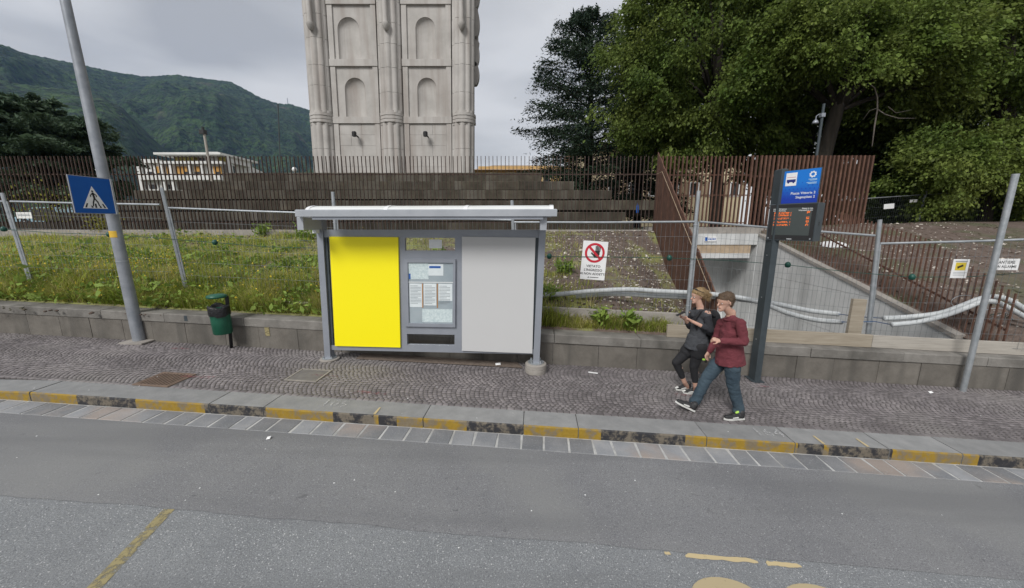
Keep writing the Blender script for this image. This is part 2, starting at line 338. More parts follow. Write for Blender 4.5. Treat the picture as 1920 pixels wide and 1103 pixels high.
kb = MB(); kb.box((-7.08, N_KERB + .03, -.2), (U1, N_COB - .01, K - .03), S)
kerb = tag(kb.build('kerb', M['mortar']), kind='structure')
joints = [-26, -23.5, -21, -18.6, -16.2, -13.8, -11.5, -9.3, -7.084, -4.432, -3.66, -1.457, -.129, .584, 2.202, 3.28, 4.40, 5.25, 6.6, 8.1, 9.6, 11.2, 12.8, 14.6, 16.4, 18.2, 20, 22]
for a, b in zip(joints[:-1], joints[1:]):
    gap = .012 if abs(a + 7.084) > .01 else .03
    hl = K + .0 if a > -7.2 else .06; hr_ = K if b > -7.3 else .06
    dz = random.uniform(-.003, .003)
    def kp(uu, f): return hl + (hr_ - hl) * f + dz
    c = .016; ring = []
    for uu, f in ((a + gap / 2, 0), (b - gap / 2, 1)):
        h = kp(uu, f)
        ring.append([S(uu, N_KERB, -.1), S(uu, N_KERB, h - c), S(uu, N_KERB + c * .4, h - c * .35), S(uu, N_KERB + c, h), S(uu, N_COB, h), S(uu, N_COB, -.1)])
    ks = MB(); vs_ = ring[0] + ring[1]; k = 6
    ks.add(vs_, [tuple(range(k)), tuple(range(2 * k - 1, k - 1, -1))] + [(i, (i + 1) % k, k + (i + 1) % k, k + i) for i in range(k)])
    o = ks.build('kerb_stone', M['kerb_stone'], kerb)
    o.data.materials.append(M['kerb_paint'])
    for p in o.data.polygons:
        if p.normal.y < -.35: p.material_index = 1

# cobbled pavement: arcs of small porphyry setts in two strips, bulging to the left
pav = tag(sheet(U0, U1, N_COB, N_WALL + .05, K - .009).build('pavement', M['sand_bed']), kind='structure')
pitch = .072; cob = []
nst = [(N_COB + .004, N_COB + .085, 1)]
strips = [(4.86, 5.735), (5.735, 6.60)]
rc = random.Random(11)
uu = U0 + .3
while uu < U1:                       # a straight row along the kerb
    w = rc.uniform(.085, .11); cob.append((uu + w / 2, N_COB + .046, 0, w * .46, .039)); uu += w
for n0, n1 in strips:
    Wd = n1 - n0; Rr = Wd / math.sqrt(2); amax = PI / 4; m = int(round(2 * amax * Rr / (pitch * .98)))
    uu = U0
    while uu < U1:
        for q in range(m):
            th = -amax + (q + .5) * 2 * amax / m + rc.uniform(-.012, .012)
            cu, cn = uu + Rr - Rr * math.cos(th), (n0 + n1) / 2 + Rr * math.sin(th)
            cob.append((cu + rc.uniform(-.003, .003), cn, -th, pitch * math.cos(th) * .48 * rc.uniform(.9, 1.02), amax * Rr / m * .8 * rc.uniform(.88, 1.0)))
        uu += pitch
cob = [c for c in cob if abs(c[0] - (-5.7)) > .33 or not (4.82 < c[1] < 5.28)]
def cob_keep(c):
    u_, n_ = c[:2]
    if -6.02 < u_ < -5.42 and n_ < 5.28: return False       # iron grating
    if -3.98 < u_ < -3.42 and 5.24 < n_ < 5.73: return False  # square hatch
    if math.hypot(u_ - .02, n_ - 6.2) < .17 or math.hypot(u_ + 3.757, n_ - 6.25) < .15: return False
    return True
cob = [c for c in cob if cob_keep(c)]
def cob_verts(c, dz=0):
    u_, n_, th, a, b = c; h = K + dz; ct, st = math.cos(th), math.sin(th); bz = .008
    res = []
    for s_, hh in ((1, h - .03), (1, h - .009), (1 - bz / max(a, .02), h)):
        for sx, sy in ((-1, -1), (1, -1), (1, 1), (-1, 1)):
            x, y = sx * a * s_, sy * b * s_; res.append((u_ + x * ct - y * st, n_ + x * st + y * ct, hh))
    return res
CF = [(8, 9, 10, 11)] + [(i, (i + 1) % 4, 4 + (i + 1) % 4, 4 + i) for i in range(4)] + [(4 + i, 4 + (i + 1) % 4, 8 + (i + 1) % 4, 8 + i) for i in range(4)]
def prj(p):
    dz = p.z - CAMH; c = p.y * CP - dz * SP; return (960 + FPX * p.x / c, 551.5 - FPX * (p.y * SP + dz * CP) / c, c)
def vis(c):
    x, y, d = prj(S(c[0], c[1], K)); return 0 < x < 1920 and y < 1103 and not (640 < x < 1000 and y < 700)
order = sorted([i for i, c in enumerate(cob) if vis(c)], key=lambda i: prj(S(cob[i][0], cob[i][1], K))[2])[:300]
near = set(order); proto = {}
av, af = [], []
for i, c in enumerate(cob):
    dz = rc.uniform(-.003, .003)
    if i in near:
        mb = MB(); mb.add([S(*p) for p in cob_verts(c, dz)], CF); mb.build('cobblestone', M['cobble'], pav)
    else:
        b0 = len(av); av += [tuple(S(*p)) for p in cob_verts(c, dz)]; af += [tuple(b0 + j for j in f) for f in CF]
fastmesh('cobblestones', np.array(av), np.array(af), M['cobble'], pav, kind='stuff')

# ---------------------------------------------------------------- low wall along the pavement
wl = thing('low_wall', S(-4, N_WALL, K), 'low stained concrete block wall with flat capping along the pavement', 'wall')
rr = random.Random(5); WH = .585
co = MB(); co.box((U0, N_WALL + .03, -.1), (U1, 6.93, K + .42), S); co.build('core', M['mortar'], wl)
u = U0
while u < U1:
    w = rr.uniform(.62, .86); d = rr.uniform(-.004, .006)
    mb = MB(); mb.bevbox((u, N_WALL + d, K - .05), (u + w - .008, N_WALL + .2, K + .422), .004, S); mb.build('wall_block', M['wall_block'], wl); u += w
u = U0 + .3
while u < U1:
    w = rr.uniform(1.1, 1.75); d = rr.uniform(-.006, .006)
    mb = MB(); mb.bevbox((u, N_WALL - .022 + d, K + .424), (u + w - .01, 6.95, K + WH + rr.uniform(-.004, .004)), .012, S); mb.build('cap_stone', M['wall_cap'], wl); u += w

# ---------------------------------------------------------------- earth bank, plateau, pit
YF = 13.0; ZF = at_Y(600, 431, YF).z           # line of the rusty fence on the top of the bank
def vnoise(x, y):
    return (math.sin(x * 1.7 + 1.3 * math.sin(y * 1.1)) + math.sin(y * 2.3 + 1.7 * math.sin(x * .9)) + .5 * math.sin(x * 5.1 + y * 3.3) + .4 * math.sin(x * 7.7 - y * 6.1)) / 2.9
def bank_z(X, Y):
    u_, n_ = UN(X, Y); base = K + WH - .03 - SLOPE * u_
    if n_ <= 6.9: return base
    t = min(1, max(0, (n_ - 6.9) / (YF - 6.9))); t2 = min(1, (n_ - 6.9) / .6)
    top = ZF - .04
    z = base + .3 * t2 * (1 - t) + (top - base) * t
    z += .07 * vnoise(X * .8, Y * .8) * min(1, (1 - t) * 4) * min(1, t * 8)
    if X > 1 and Y > 7:      # the soil sinks towards the sheet wall beside the cutting
        ze = float(np.interp(Y, [7.2, 8.2, 9.0, 11.0, 12.8, 13.2], [.55, .58, .64, 1.39, 2.5, top])); w = math.exp(-((pit_l(Y) - X) / 1.0) ** 2)
        z = z + (min(ze, z) - z) * w
    return z
def grid(fx, xs, ys):
    vs_ = [fx(x, y) for y in ys for x in xs]; k = len(xs)
    fs = [(j * k + i, j * k + i + 1, (j + 1) * k + i + 1, (j + 1) * k + i) for j in range(len(ys) - 1) for i in range(k - 1)]
    return vs_, fs
PXN, PXF = 4.12, 4.92      # rusty sheet wall: X at the near and the far end
CXN, CXF = 8.72, 8.95      # concrete cheek wall of the pit
def pit_l(Y): return PXN + (PXF - PXN) * (Y - 7.2) / (YF - 7.2)
def pit_r(Y): return CXN + (CXF - CXN) * (Y - 7.0) / (13.5 - 7.0)
ts = np.linspace(0, 1, 60)
def bl(s, t):   # s along 0..1 left edge to pit, t 0..1 near to far
    u_ = -26 + s * 1; n_ = 6.86 + t * (YF + .3 - 6.86)
    return None
vs_, fs = [], []
nu, nn_ = 150, 46
for j in range(nn_ + 1):
    for i in range(nu + 1):
        f = i / nu; t = j / nn_
        X1 = pit_l(7 + t * 6.2) - .02; X = -30 + (X1 + 30) * (1 - (1 - f) ** 1.6)
        Y0 = (6.88 - X * SA) / CA; Y = Y0 + (YF + .25 - Y0) * t
        vs_.append((X, Y, bank_z(X, Y)))
for j in range(nn_):
    for i in range(nu):
        a = j * (nu + 1) + i; fs.append((a, a + 1, a + nu + 2, a + nu + 1))
bank = tag(fastmesh('earth_bank', vs_, fs, M['soil_bank'], smooth=True), kind='structure')
ZP = ZF - .1
cz_n = at_Y(1762, 625, 7.05).z; cz_f = at_Y(1415, 440, 13.5).z
def ctop(y): return cz_n + (cz_f - cz_n) * (y - 7.05) / 6.45
def zr_(X, Y):
    t = min(1, max(0, (Y - 6.6) / 7.2)); base = at_n(1760, 628, 7.0).z
    z = base + (2.62 - base) * t ** .9 + .05 * vnoise(X * .9, Y * .9) + .02 * (X - 9)
    w = math.exp(-((X - pit_r(Y)) / .45) ** 2) if Y < 13.6 else 0
    z = z + (ctop(Y) - .03 - z) * w; u_, n_ = UN(X, Y)
    return max(z, K + WH - .03 - SLOPE * u_) if n_ < 7.4 and X > pit_r(Y) + .5 else z
vs_, fs = [], []
for j in range(31):
    for i in range(41):
        Y = 6.2 + j / 30 * 9.0; X = pit_r(Y) + .12 + (i / 40) ** 1.3 * 21
        Yl = (6.84 - X * SA) / CA; Y = Yl + (15.2 - Yl) * j / 30; X = pit_r(Y) + .12 + (i / 40) ** 1.3 * 21
        vs_.append((X, Y, zr_(X, Y)))
fs = [(j * 41 + i, j * 41 + i + 1, (j + 1) * 41 + i + 1, (j + 1) * 41 + i) for j in range(30) for i in range(40)]
tag(fastmesh('earth_slope', vs_, fs, M['soil'], smooth=True), kind='structure')
pk = MB(); pk.add([(-140, YF + .2, ZP), (pit_l(13.2), YF + .2, ZP), (pit_l(13.2), 17, ZP), (-140, 17, ZP)], [(0, 1, 2, 3)])
pk.add([(-140, 17, ZP), (140, 17, ZP), (140, 420, ZP), (-140, 420, ZP)], [(0, 1, 2, 3)])
pk.add([(8.9, 13.8, ZP), (140, 13.8, ZP), (140, 17, ZP), (8.9, 17, ZP)], [(0, 1, 2, 3)])
M['park'] = mat('park', (.05, .07, .03), (.13, .11, .08), .6, .95, .5, 10)
tag(pk.build('park_ground', M['park']), kind='structure')
pf = MB(); pf.add([S(3.2, 6.9, -.9), S(8.9, 6.9, -.9), (8.9, 13.5, -1.2), (4.7, 13.5, -1.2)], [(0, 1, 2, 3)])
tag(pf.build('pit_floor', M['concrete']), kind='structure')

# concrete cheek wall, lintel and back wall of the pit
cw = thing('concrete_cheek_wall', (8.8, 9, -1.2), 'pale cast concrete wall with sloping top edge beside the earth cutting', 'wall')
def face_panel(y0, y1, zb0, zb1, zt0, zt1, x_in=0.0, th=.24):
    mb = MB(); xa, xb = pit_r(y0) + x_in, pit_r(y1) + x_in
    mb.hexa([(xa, y0, zb0), (xa + th, y0, zb0), (xb + th, y1, zb1), (xb, y1, zb1), (xa, y0, zt0), (xa + th, y0, zt0), (xb + th, y1, zt1), (xb, y1, zt1)]); return mb
yj = [6.95, 8.6, 10.3, 12.0, 13.5]
for a, b in zip(yj[:-1], yj[1:]):
    for lo, hi in ((-1.25, -.2), (-.192, .95), (.958, 9)):
        t0, t1 = min(ctop(a) - .05, hi), min(ctop(b) - .05, hi)
        if t1 <= lo + .02: continue
        t0 = max(t0, lo + .005)
        face_panel(a + .004, b - .004, lo, lo, t0, t1, .0 if lo < 0 else .003).build('concrete_panel', M['concrete'], cw)
face_panel(6.93, 13.5, ctop(6.93) - .045, ctop(13.5) - .045, ctop(6.93) + .035, ctop(13.5) + .035, -.03, .2).build('coping', M['concrete_old'], cw)
lt_ = thing('concrete_lintel', (7.5, 13.6, 1.6), 'broken concrete lintel with tan rendered band above the dark opening', 'lintel')
l0, l1 = at_Y(1290, 440, 13.52), at_Y(1417, 440, 13.52); zb, zm1, zm2 = at_Y(1350, 484, 13.52).z, at_Y(1350, 475, 13.52).z, at_Y(1350, 459, 13.52).z
b = MB(); b.box((l0.x, 13.5, zm2), (l1.x + .1, 13.9, l1.z + .03)); b.build('upper_beam', M['concrete'], lt_)
b = MB(); b.box((l0.x, 13.53, zm1), (l1.x - .12, 13.9, zm2 - .003)); b.build('rendered_band', M['brick_band'], lt_)
b = MB(); b.box((l0.x, 13.48, zb), (l1.x - .16, 13.9, zm1 - .003)); b.build('lower_beam', M['concrete'], lt_)
b = MB(); b.box((4.95, 13.6, l1.z + .034), (l1.x + 1.2, 14.1, l1.z + .26)); b.build('earth_kerb', M['concrete_old'], lt_)
bp_ = thing('blue_notice_plate', at_Y(1333, 448, 13.45), 'small white and blue plate fixed on the concrete lintel', 'sign')
p0, p1 = at_Y(1322, 444, 13.47), at_Y(1344, 453, 13.47)
b = MB(); b.box((p0.x, 13.47, p1.z), (p1.x, 13.495, p0.z)); b.build('plate', M['white_paint'], bp_)
b = MB(); b.box((p0.x + .01, 13.464, p1.z + .02), (p0.x + .1, 13.468, p0.z - .02))
for q in range(5): b.box((p0.x + .13 + q * .055, 13.464, p1.z + .06), (p0.x + .165 + q * .055, 13.468, p0.z - .06))
b.build('print', M['blue_sign'], bp_)
bw = thing('pit_back_wall', (6.9, 16, -1.2), 'grey concrete wall in the shade under the lintel', 'wall')
b = MB(); b.box((4.9, 15.2, -1.3), (9.1, 15.5, 2.4)); b.build('wall_face', M['concrete'], bw)
b = MB(); b.box((8.93, 13.5, -1.3), (9.2, 15.2, 2.3)); b.build('side_face', M['concrete'], bw)
b = MB(); b.add([(4.7, 13.3, -1.2), (9.3, 13.3, -1.2), (9.3, 15.4, -1.2), (4.7, 15.4, -1.2)], [(0, 1, 2, 3)]); b.build('floor_slab', M['concrete'], bw)
b = MB(); b.box((4.9, 13.55, 2.0), (9.0, 15.5, 2.25)); b.build('cover_slab', M['concrete'], bw)

# ---------------------------------------------------------------- rusty sheet wall beside the pit, with its handrail strip
rw = thing('rusty_sheet_wall', (4.4, 10, 1.5), 'dark rusty steel sheet wall tapering towards the street beside the cutting', 'wall')
zt_f = at_Y(1228, 287, YF).z + .05; zt_n = at_Y(1338, 560, 7.3).z
nsh = 17
for i in range(nsh):
    t0, t1 = i / nsh, (i + 1) / nsh; g_ = .0006
    y0, y1 = 7.25 + 5.9 * t0, 7.25 + 5.9 * t1
    def tp(t): return zt_n + (zt_f - zt_n) * t
    x0, x1 = pit_l(y0), pit_l(y1); d = .012 * (i % 2)
    mb = MB(); mb.hexa([(x0 + d, y0 + .008, -1.2), (x0 + d + .03, y0 + .008, -1.2), (x1 + d + .03, y1 - .008, -1.2), (x1 + d, y1 - .008, -1.2),
                        (x0 + d, y0 + .008, tp(t0)), (x0 + d + .03, y0 + .008, tp(t0)), (x1 + d + .03, y1 - .008, tp(t1)), (x1 + d, y1 - .008, tp(t1))])
    mb.build('steel_sheet', M['rust'], rw)
hr = [V((pit_l(y) - .045, y, z)) for y, z in ((12.9, at_Y(1222, 327, 12.9).z), (12.2, at_Y(1236, 322, 12.2).z))]
pts = [hr[0], hr[1]]
for t in np.linspace(.1, 1, 10):
    y = 12.2 + (7.5 - 12.2) * t; pts.append(V((pit_l(y) - .045, y, hr[1].z + (at_Y(1322, 548, 7.5).z - hr[1].z) * t)))
b = MB(); b.tube(pts, .0065, 6); b.build('handrail_strip', M['brick_band'], rw)

# ---------------------------------------------------------------- concrete edging at the top of the bank and rusty picket fence
ed = thing('fence_plinth', (-6, YF, ZF), 'long pale concrete plinth under the tall rusty picket fence', 'plinth')
x = -24.
while x < 4.6:
    w = 2.4; mb = MB(); mb.bevbox((x, YF - .12, ZF - .45), (min(x + w - .012, 4.72), YF + .12, ZF), .01); mb.build('plinth_block', M['concrete_old'], ed); x += w
pfz = thing('picket_fence', (-6, YF, ZF), 'tall dark rusty steel picket fence standing on the concrete plinth', 'fence')
ZTOP = at_Y(600, 293, YF).z
pm = MB(); pm.box((-.0095, -.02, 0), (.0095, .02, ZTOP - ZF)); pme = pm.mesh('picket'); pme.materials.append(M['rust_dark'])
x = -21.; sp = .134
while x < 4.85:
    o = link('picket', pme, None, pfz, V((x, YF + random.uniform(-.006, .006), ZF)) - pfz.location); o.rotation_euler = (0, random.uniform(-.004, .004), 0); x += sp
for zz in (at_Y(600, 327, YF).z, at_Y(600, 417, YF).z):
    mb = MB(); mb.box((-21.2, YF + .022, zz - .018), (4.9, YF + .05, zz + .018)); mb.build('rail', M['rust_dark'], pfz)
# the fence going on behind the pit, standing a little further back
YB = 14.3; ZB = at_Y(1350, 430, YB).z
pf2 = thing('picket_fence', (8, YB, ZB), 'rusty picket fence behind the concrete lintel between sheet wall and slat screen', 'fence')
x = at_Y(1226, 430, YB).x; xe = at_Y(1396, 430, YB).x; zt = at_Y(1350, 293, YB).z
pm2 = MB(); pm2.box((-.02, -.03, 0), (.02, .03, zt - ZB)); pme2 = pm2.mesh('picket'); pme2.materials.append(M['rust'])
while x < xe:
    link('picket', pme2, None, pf2, V((x, YB, ZB)) - pf2.location); x += .15
xs_ = at_Y(1226, 430, YB).x
for py in (328, 366, 418):
    zz = at_Y(1350, py, YB).z; mb = MB(); mb.box((xs_, YB + .032, zz - .02), (xe, YB + .06, zz + .02)); mb.build('rail', M['rust'], pf2)
# corten slat screen
xa, xb = at_Y(1396, 430, YB).x, at_Y(1636, 300, YB).x
sc_ = thing('slat_screen', ((xa + xb) / 2, YB, ZB), 'tall rust red screen of deep vertical steel slats behind the stop pole', 'fence')
x = xa; sm_ = MB(); sm_.box((-.03, -.05, -.15), (.03, .05, zt - ZB + .02)); sme = sm_.mesh('slat'); sme.materials.append(M['rust'])
k = 0
while x < xb:
    o = link('slat', sme, None, sc_, V((x, YB, ZB)) - sc_.location); o.rotation_euler = (0, random.uniform(-.004, .004), R(-10)); x += .158
for py in (330, 425):
    zz = at_Y(1500, py, YB).z; mb = MB(); mb.box((xa - .05, YB + .1, zz - .03), (xb, YB + .15, zz + .03)); mb.build('rail', M['rust'], sc_)

# sloping picket railing on the right bank, beside the concrete coping
rl = thing('sloping_railing', (9.2, 9, 1.4), 'thin rusty picket railing stepping down the right hand earth slope', 'railing')
pts_px = []
for i in range(58):
    t = i / 57; Y = 13.6 - 7.2 * t ** .8; X = pit_r(Y) + .22; zb = ctop(Y) - .1; hgt = 1.66 - .45 * max(0, (8 - Y) / 1.6)
    mb = MB(); mb.box((X - .011, Y - .011, zb), (X + .011, Y + .011, zb + hgt + random.uniform(-.01, .01))); mb.build('picket', M['rust'], rl)
for hh in (.95,):
    a0 = V((pit_r(13.6) + .24, 13.6, ctop(13.6) + hh)); a1 = V((pit_r(6.4) + .24, 6.4, ctop(6.4) + .42))
    mb = MB(); mb.obox((a0 + a1) / 2, (a1 - a0) / 2, V((.012, 0, 0)), V((0, 0, .022))); mb.build('rail', M['rust'], rl)
# ---------------------------------------------------------------- stepped stone base and tower
tiers = [(324, 1016, 417, 20.4), (340, 1077, 331, 19.2), (357, 1148, 250, 18.0), (376, 1235, 150, 16.9), (398, 1300, 60, 15.8), (417, 1330, -40, 14.8)]
st = thing('stepped_stone_base', (-6, 18, ZP), 'dark weathered stone block steps under the pale tower, behind the fence', 'steps')
tz = [at_Y(800, t[0], t[3]).z for t in tiers] + [ZP]
rr = random.Random(9)
for i, (py, xr, xl, Yf) in enumerate(tiers):
    z1, z0 = tz[i], tz[i + 1] if i < 5 else ZP
    Xl, Xr = at_Y(xl, py, Yf).x, at_Y(xr, py, Yf).x
    if i >= 4: Xr = min(Xr, 4.8)
    x = Xl
    while x < Xr - .05:
        w = rr.uniform(1.1, 1.9); x2 = min(x + w, Xr)
        if Xr - x2 < .5: x2 = Xr
        mb = MB(); mb.bevbox((x, Yf + rr.uniform(-.012, .012), z0 + (.13 if i < 4 else .07)), (x2 - .012, Yf + 1.5, z1 + rr.uniform(-.006, .006)), .02)
        mb.build('stone_block', M['stone_step'], st); x = x2
    mb = MB(); mb.box((Xl + .1, Yf + .3, z0 - .1), (Xr - .1, 32, z1 - .03)); mb.build('core', M['stone_step'], st)

YT = 22.0; ZT = tz[0] - .02
tw = thing('stone_tower', (-6.8, YT + 3, ZT), 'pale stone tower with ribbed columns and arched niches on stone steps', 'tower')
PX = .03053
def tx(px): return (px - 960) * PX
def tzv(py): return at_Y(737, py, YT).z
LEAN = .024
def tl(x, y, z): return V((x + LEAN * (z - ZT), y, z))
ZTT = ZT + 19
b = MB(); b.hexa([tl(*q) for z_ in (ZT, ZTT) for q in ((tx(590), YT + .55, z_), (tx(884), YT + .55, z_), (tx(852), YT + 8, z_), (tx(600), YT + 8, z_))]); b.build('core', M['tower_stone'], tw)
def column(xc, w, zlo, zhi, name, lobes=5, r_out=1.0):
    mb = MB(); prof = []; rad = w / 2
    for k in range(lobes):
        for q in range(5):
            f = (k + q / 5) / lobes; ang = PI + PI * f; bulge = rad * (.85 + .15 * math.sin(PI * q / 5)) * r_out
            prof.append((math.cos(ang) * bulge, math.sin(ang) * bulge * .85))
    prof.append((rad * .93 * r_out, 0)); prof += [(rad * .93 * r_out, .3), (-rad * .93 * r_out, .3)]
    k = len(prof); vs_ = [tl(xc + a, YT + .3 + c, z) for z in (zlo, zhi) for a, c in prof]
    mb.add(vs_, [tuple(range(k)), tuple(range(2 * k - 1, k - 1, -1))] + [(i, (i + 1) % k, k + (i + 1) % k, k + i) for i in range(k)])
    return mb.build(name, M['tower_stone'], tw, auto=40)
zr1, zr2 = tzv(231), tzv(212)
for xa, xb in ((585, 629), (714, 759), (846, 889)):
    xc, w = tx((xa + xb) / 2), tx(xb) - tx(xa)
    column(xc, w, ZT, ZT + (zr1 - ZT) * .52 - .008, 'column_drum'); column(xc, w * .995, ZT + (zr1 - ZT) * .52 + .008, zr1, 'column_drum'); zz_ = zr2
    while zz_ < ZTT - .2:
        hd_ = min(random.uniform(1.0, 1.5), ZTT - zz_); column(xc + random.uniform(-.006, .006), w * random.uniform(.962, .975), zz_ + .008, zz_ + hd_ - .008, 'column_drum'); zz_ += hd_
    column(xc, w * .9, ZT, ZTT, 'column_core', 3)
    for q in range(3):
        dz = (zr2 - zr1) / 3; column(xc, w * (1.05 - .015 * (q % 2)), zr1 + q * dz + .01, zr1 + (q + 1) * dz - .02, 'column_band', 1, 1.06)
    column(xc, w * .98, zr1 - .1, zr2 + .1, 'column_neck', 3)
    # hanging rod with a rounded end high on the column
    ztip = tzv(64); zb_ = tzv(50)
    b = MB(); c = tl(xc - .1, YT - .42, 0); rw_ = .17
    pr = [(.02, ztip), (.1, ztip + .06), (.17, ztip + .2), (.2, zb_ - .08), (.2, zb_), (.14, zb_ + .03), (.13, zb_ + .2), (.13, ZTT - .1)]
    b.lathe([(r_, z_) for r_, z_ in pr], (xc + .0 + LEAN * (ztip - ZT), YT - .35, 0), 12); b.build('hanging_rod', M['tower_stone'], tw, auto=50)
def niche_panel(xa, xb, pz0, pz1, nxa, nxb, nz0, nz1):
    "panel with a round headed niche hollowed into it"
    X0, X1, z0, z1 = tx(xa), tx(xb), pz0, pz1; cx, r = (tx(nxa) + tx(nxb)) / 2, (tx(nxb) - tx(nxa)) / 2; zs = nz1 - r
    arch = [(-r, nz0)] + [(-r, nz0 + (zs - nz0) * q / 4) for q in range(1, 4)] + [(r * math.cos(PI - PI * q / 12), zs + r * math.sin(PI - PI * q / 12)) for q in range(13)] + [(r, nz0 + (zs - nz0) * q / 4) for q in (3, 2, 1)] + [(r, nz0)]
    m = len(arch); outer = []
    per = [(X0 - cx, z0), (X0 - cx, z1), (X1 - cx, z1), (X1 - cx, z0)]
    h, w = z1 - z0, X1 - X0; tot = 2 * h + w
    for q in range(m):
        d = tot * q / (m - 1)
        outer.append((X0 - cx, z0 + d) if d <= h else ((X0 - cx + d - h, z1) if d <= h + w else (X1 - cx, z1 - (d - h - w))))
    yf = YT + .2; vs_ = [tl(cx + a, yf, z) for a, z in outer] + [tl(cx + a, yf, z) for a, z in arch]
    b = MB(); b.add(vs_, [(q, q + 1, m + q + 1, m + q) for q in range(m - 1)] + [(0, m, 2 * m - 1, m - 1)])
    # hollow: depth grows to the middle (half round in plan)
    rows = 7; hv = []
    for k in range(rows):
        ph = PI / 2 * k / (rows - 1)
        for a, z in arch:
            s = math.cos(ph); zz = z if z <= zs else zs + (z - zs) * s
            if z > zs: hv.append(tl(cx + a * s, yf + r * .4 * math.sin(ph), zz))
            else: hv.append(tl(cx + a * s, yf + r * .4 * math.sin(ph), zz))
    b.add(hv, [(k * m + q, k * m + q + 1, (k + 1) * m + q + 1, (k + 1) * m + q) for k in range(rows - 1) for q in range(m - 1)])
    return b.build('niche_panel', M['tower_stone'], tw)
zl1, zl2, zl3 = tzv(229), tzv(121), tzv(4)
for xa, xb, n1, n2 in ((629, 714, (652, 690), (645, 684)), (759, 846, (784, 819), (783, 818))):
    niche_panel(xa, xb, zl1 + .06, zl2, n1[0], n1[1], tzv(217), tzv(143))
    d2 = LEAN * 3 / PX
    niche_panel(xa, xb, zl2 + .3, zl3, n2[0] - 0, n2[1] - 0, tzv(108), tzv(28))
    niche_panel(xa, xb, zl3 + .3, ZTT - 2, n2[0] - 3, n2[1] - 3, tzv(4) + .6, tzv(4) + 3.2)
    for zl in (zl1, zl2, zl3):      # ledges
        b = MB(); b.box((tx(xa) - .02, YT + .08, zl - .04), (tx(xb) + .02, YT + .6, zl + .3), tl); b.build('ledge', M['tower_stone'], tw)
    b = MB(); b.box((tx(xa), YT + .21, ZT), (tx(xb), YT + .6, zl1 - .05), tl); b.build('base_panel', M['tower_stone'], tw)
    for xs in ((xa, xa + 9), (xb - 9, xb)):
        b = MB(); b.box((tx(xs[0]), YT + .12, ZT), (tx(xs[1]), YT + .22, ZTT - 2), tl); b.build('pilaster', M['tower_stone'], tw)
    for q in range(1, 6):           # joints between courses of the base panel, cut as thin proud slabs
        z0_, z1_ = ZT + (zl1 - .06 - ZT) * (q - 1) / 5, ZT + (zl1 - .06 - ZT) * q / 5
        b = MB(); b.box((tx(xa + 9.5), YT + .17 + .004 * (q % 2), z0_ + .008), (tx((xa + xb) / 2 + (8 if q % 2 else -12)), YT + .215, z1_), tl); b.build('stone_slab', M['tower_stone'], tw)
        b = MB(); b.box((tx((xa + xb) / 2 + (8 if q % 2 else -12)) + .012, YT + .17 + .004 * ((q + 1) % 2), z0_ + .008), (tx(xb - 9.5), YT + .215, z1_), tl); b.build('stone_slab', M['tower_stone'], tw)
    sx = tx(672 if xa < 700 else 802); sz = tzv(254)
    b = MB(); b.tube([(sx + .06, YT + .2, sz - .05), (sx + .05, YT - .05, sz - .02), (sx, YT - .2, sz + .12)], .04, 6)
    b.lathe([(.05, -.12), (.12, -.1), (.13, .1), (.1, .16)], (sx, YT - .2, sz), 10); b.build('spotlight', M['black'], tw)
# scalloped stone fins on the right hand flank
for k, (py, r_) in enumerate(((28, .75), (88, .7), (128, .62), (-30, .75))):
    c = V((tx(886) + LEAN * (tzv(py) - ZT), YT + .7, tzv(py))); b = MB()
    poly = [(-.3, -r_ * .95), (0, -r_ * .95)] + [(.27 * math.cos(R(a)), r_ * math.sin(R(a))) for a in range(-70, 71, 14)] + [(0, r_ * .95), (-.3, r_ * .95)]
    b.prism(poly, c, V((1, 0, 0)), V((0, 0, 1)), V((0, .35, 0))); b.build('stone_fin', M['tower_stone'], tw)
for px in (570,):
    b = MB(); b.lathe([(.03, tzv(72)), (.16, tzv(66)), (.19, tzv(58)), (.13, tzv(54)), (.13, ZTT - .1)], (tx(578) + .1, YT + 1.4, 0), 10); b.build('hanging_rod', M['tower_stone'], tw, auto=50)
b = MB(); b.lathe([(.03, tzv(72)), (.16, tzv(66)), (.19, tzv(58)), (.13, tzv(54)), (.13, ZTT - .1)], (tx(893), YT + 1.4, 0), 10); b.build('hanging_rod', M['tower_stone'], tw, auto=50)

# ---------------------------------------------------------------- far hills
def hill(name, ridge, r0, r1, seed, zbase, rough):
    az = np.linspace(R(-62), R(6), 420); rad = np.linspace(0, 1, 90); rg = np.random.default_rng(seed)
    xs = [math.atan((p[0] - 960) / FPX / (CP + (551.5 - p[1]) / FPX * SP)) for p in ridge]
    el = [math.atan2(ray(*p).z, math.hypot(ray(*p).x, ray(*p).y)) for p in ridge]
    top = np.interp(az, xs, np.tan(el))
    def fn(x, y):
        v = 0
        for k in range(5):
            f = 2 ** k; v = v + (np.sin(x * f * 1.3 + seed + 1.7 * np.sin(y * f * .9 + k)) * np.cos(y * f * 1.1 + 2.1 * np.sin(x * f * .7 + k * 2))) / f
        return v
    Az, Rd = np.meshgrid(az, rad); rr_ = r0 + (r1 - r0) * Rd
    prof = np.clip(Rd / .93, 0, 1) ** .82
    crest = np.interp(Az, az, top) * (r0 + (r1 - r0) * .93)
    z = CAMH + zbase * (1 - prof) + crest * prof
    z += fn(Az * 9 + 3, Rd * 3.2) * rough * np.sin(np.clip(prof, 0, 1) * PI) + rg.normal(0, rough * .025, z.shape) * (Rd > .1)
    z = np.where(Rd > .94, z - (Rd - .94) * 900, z)
    v = np.stack([np.sin(Az) * rr_, np.cos(Az) * rr_, z], -1).reshape(-1, 3); k = len(az)
    ii, jj = np.meshgrid(np.arange(k - 1), np.arange(len(rad) - 1)); a = (jj * k + ii).ravel()
    return tag(fastmesh(name, v, np.stack([a, a + 1, a + k + 1, a + k], 1), M['forest'], smooth=False), kind='structure')
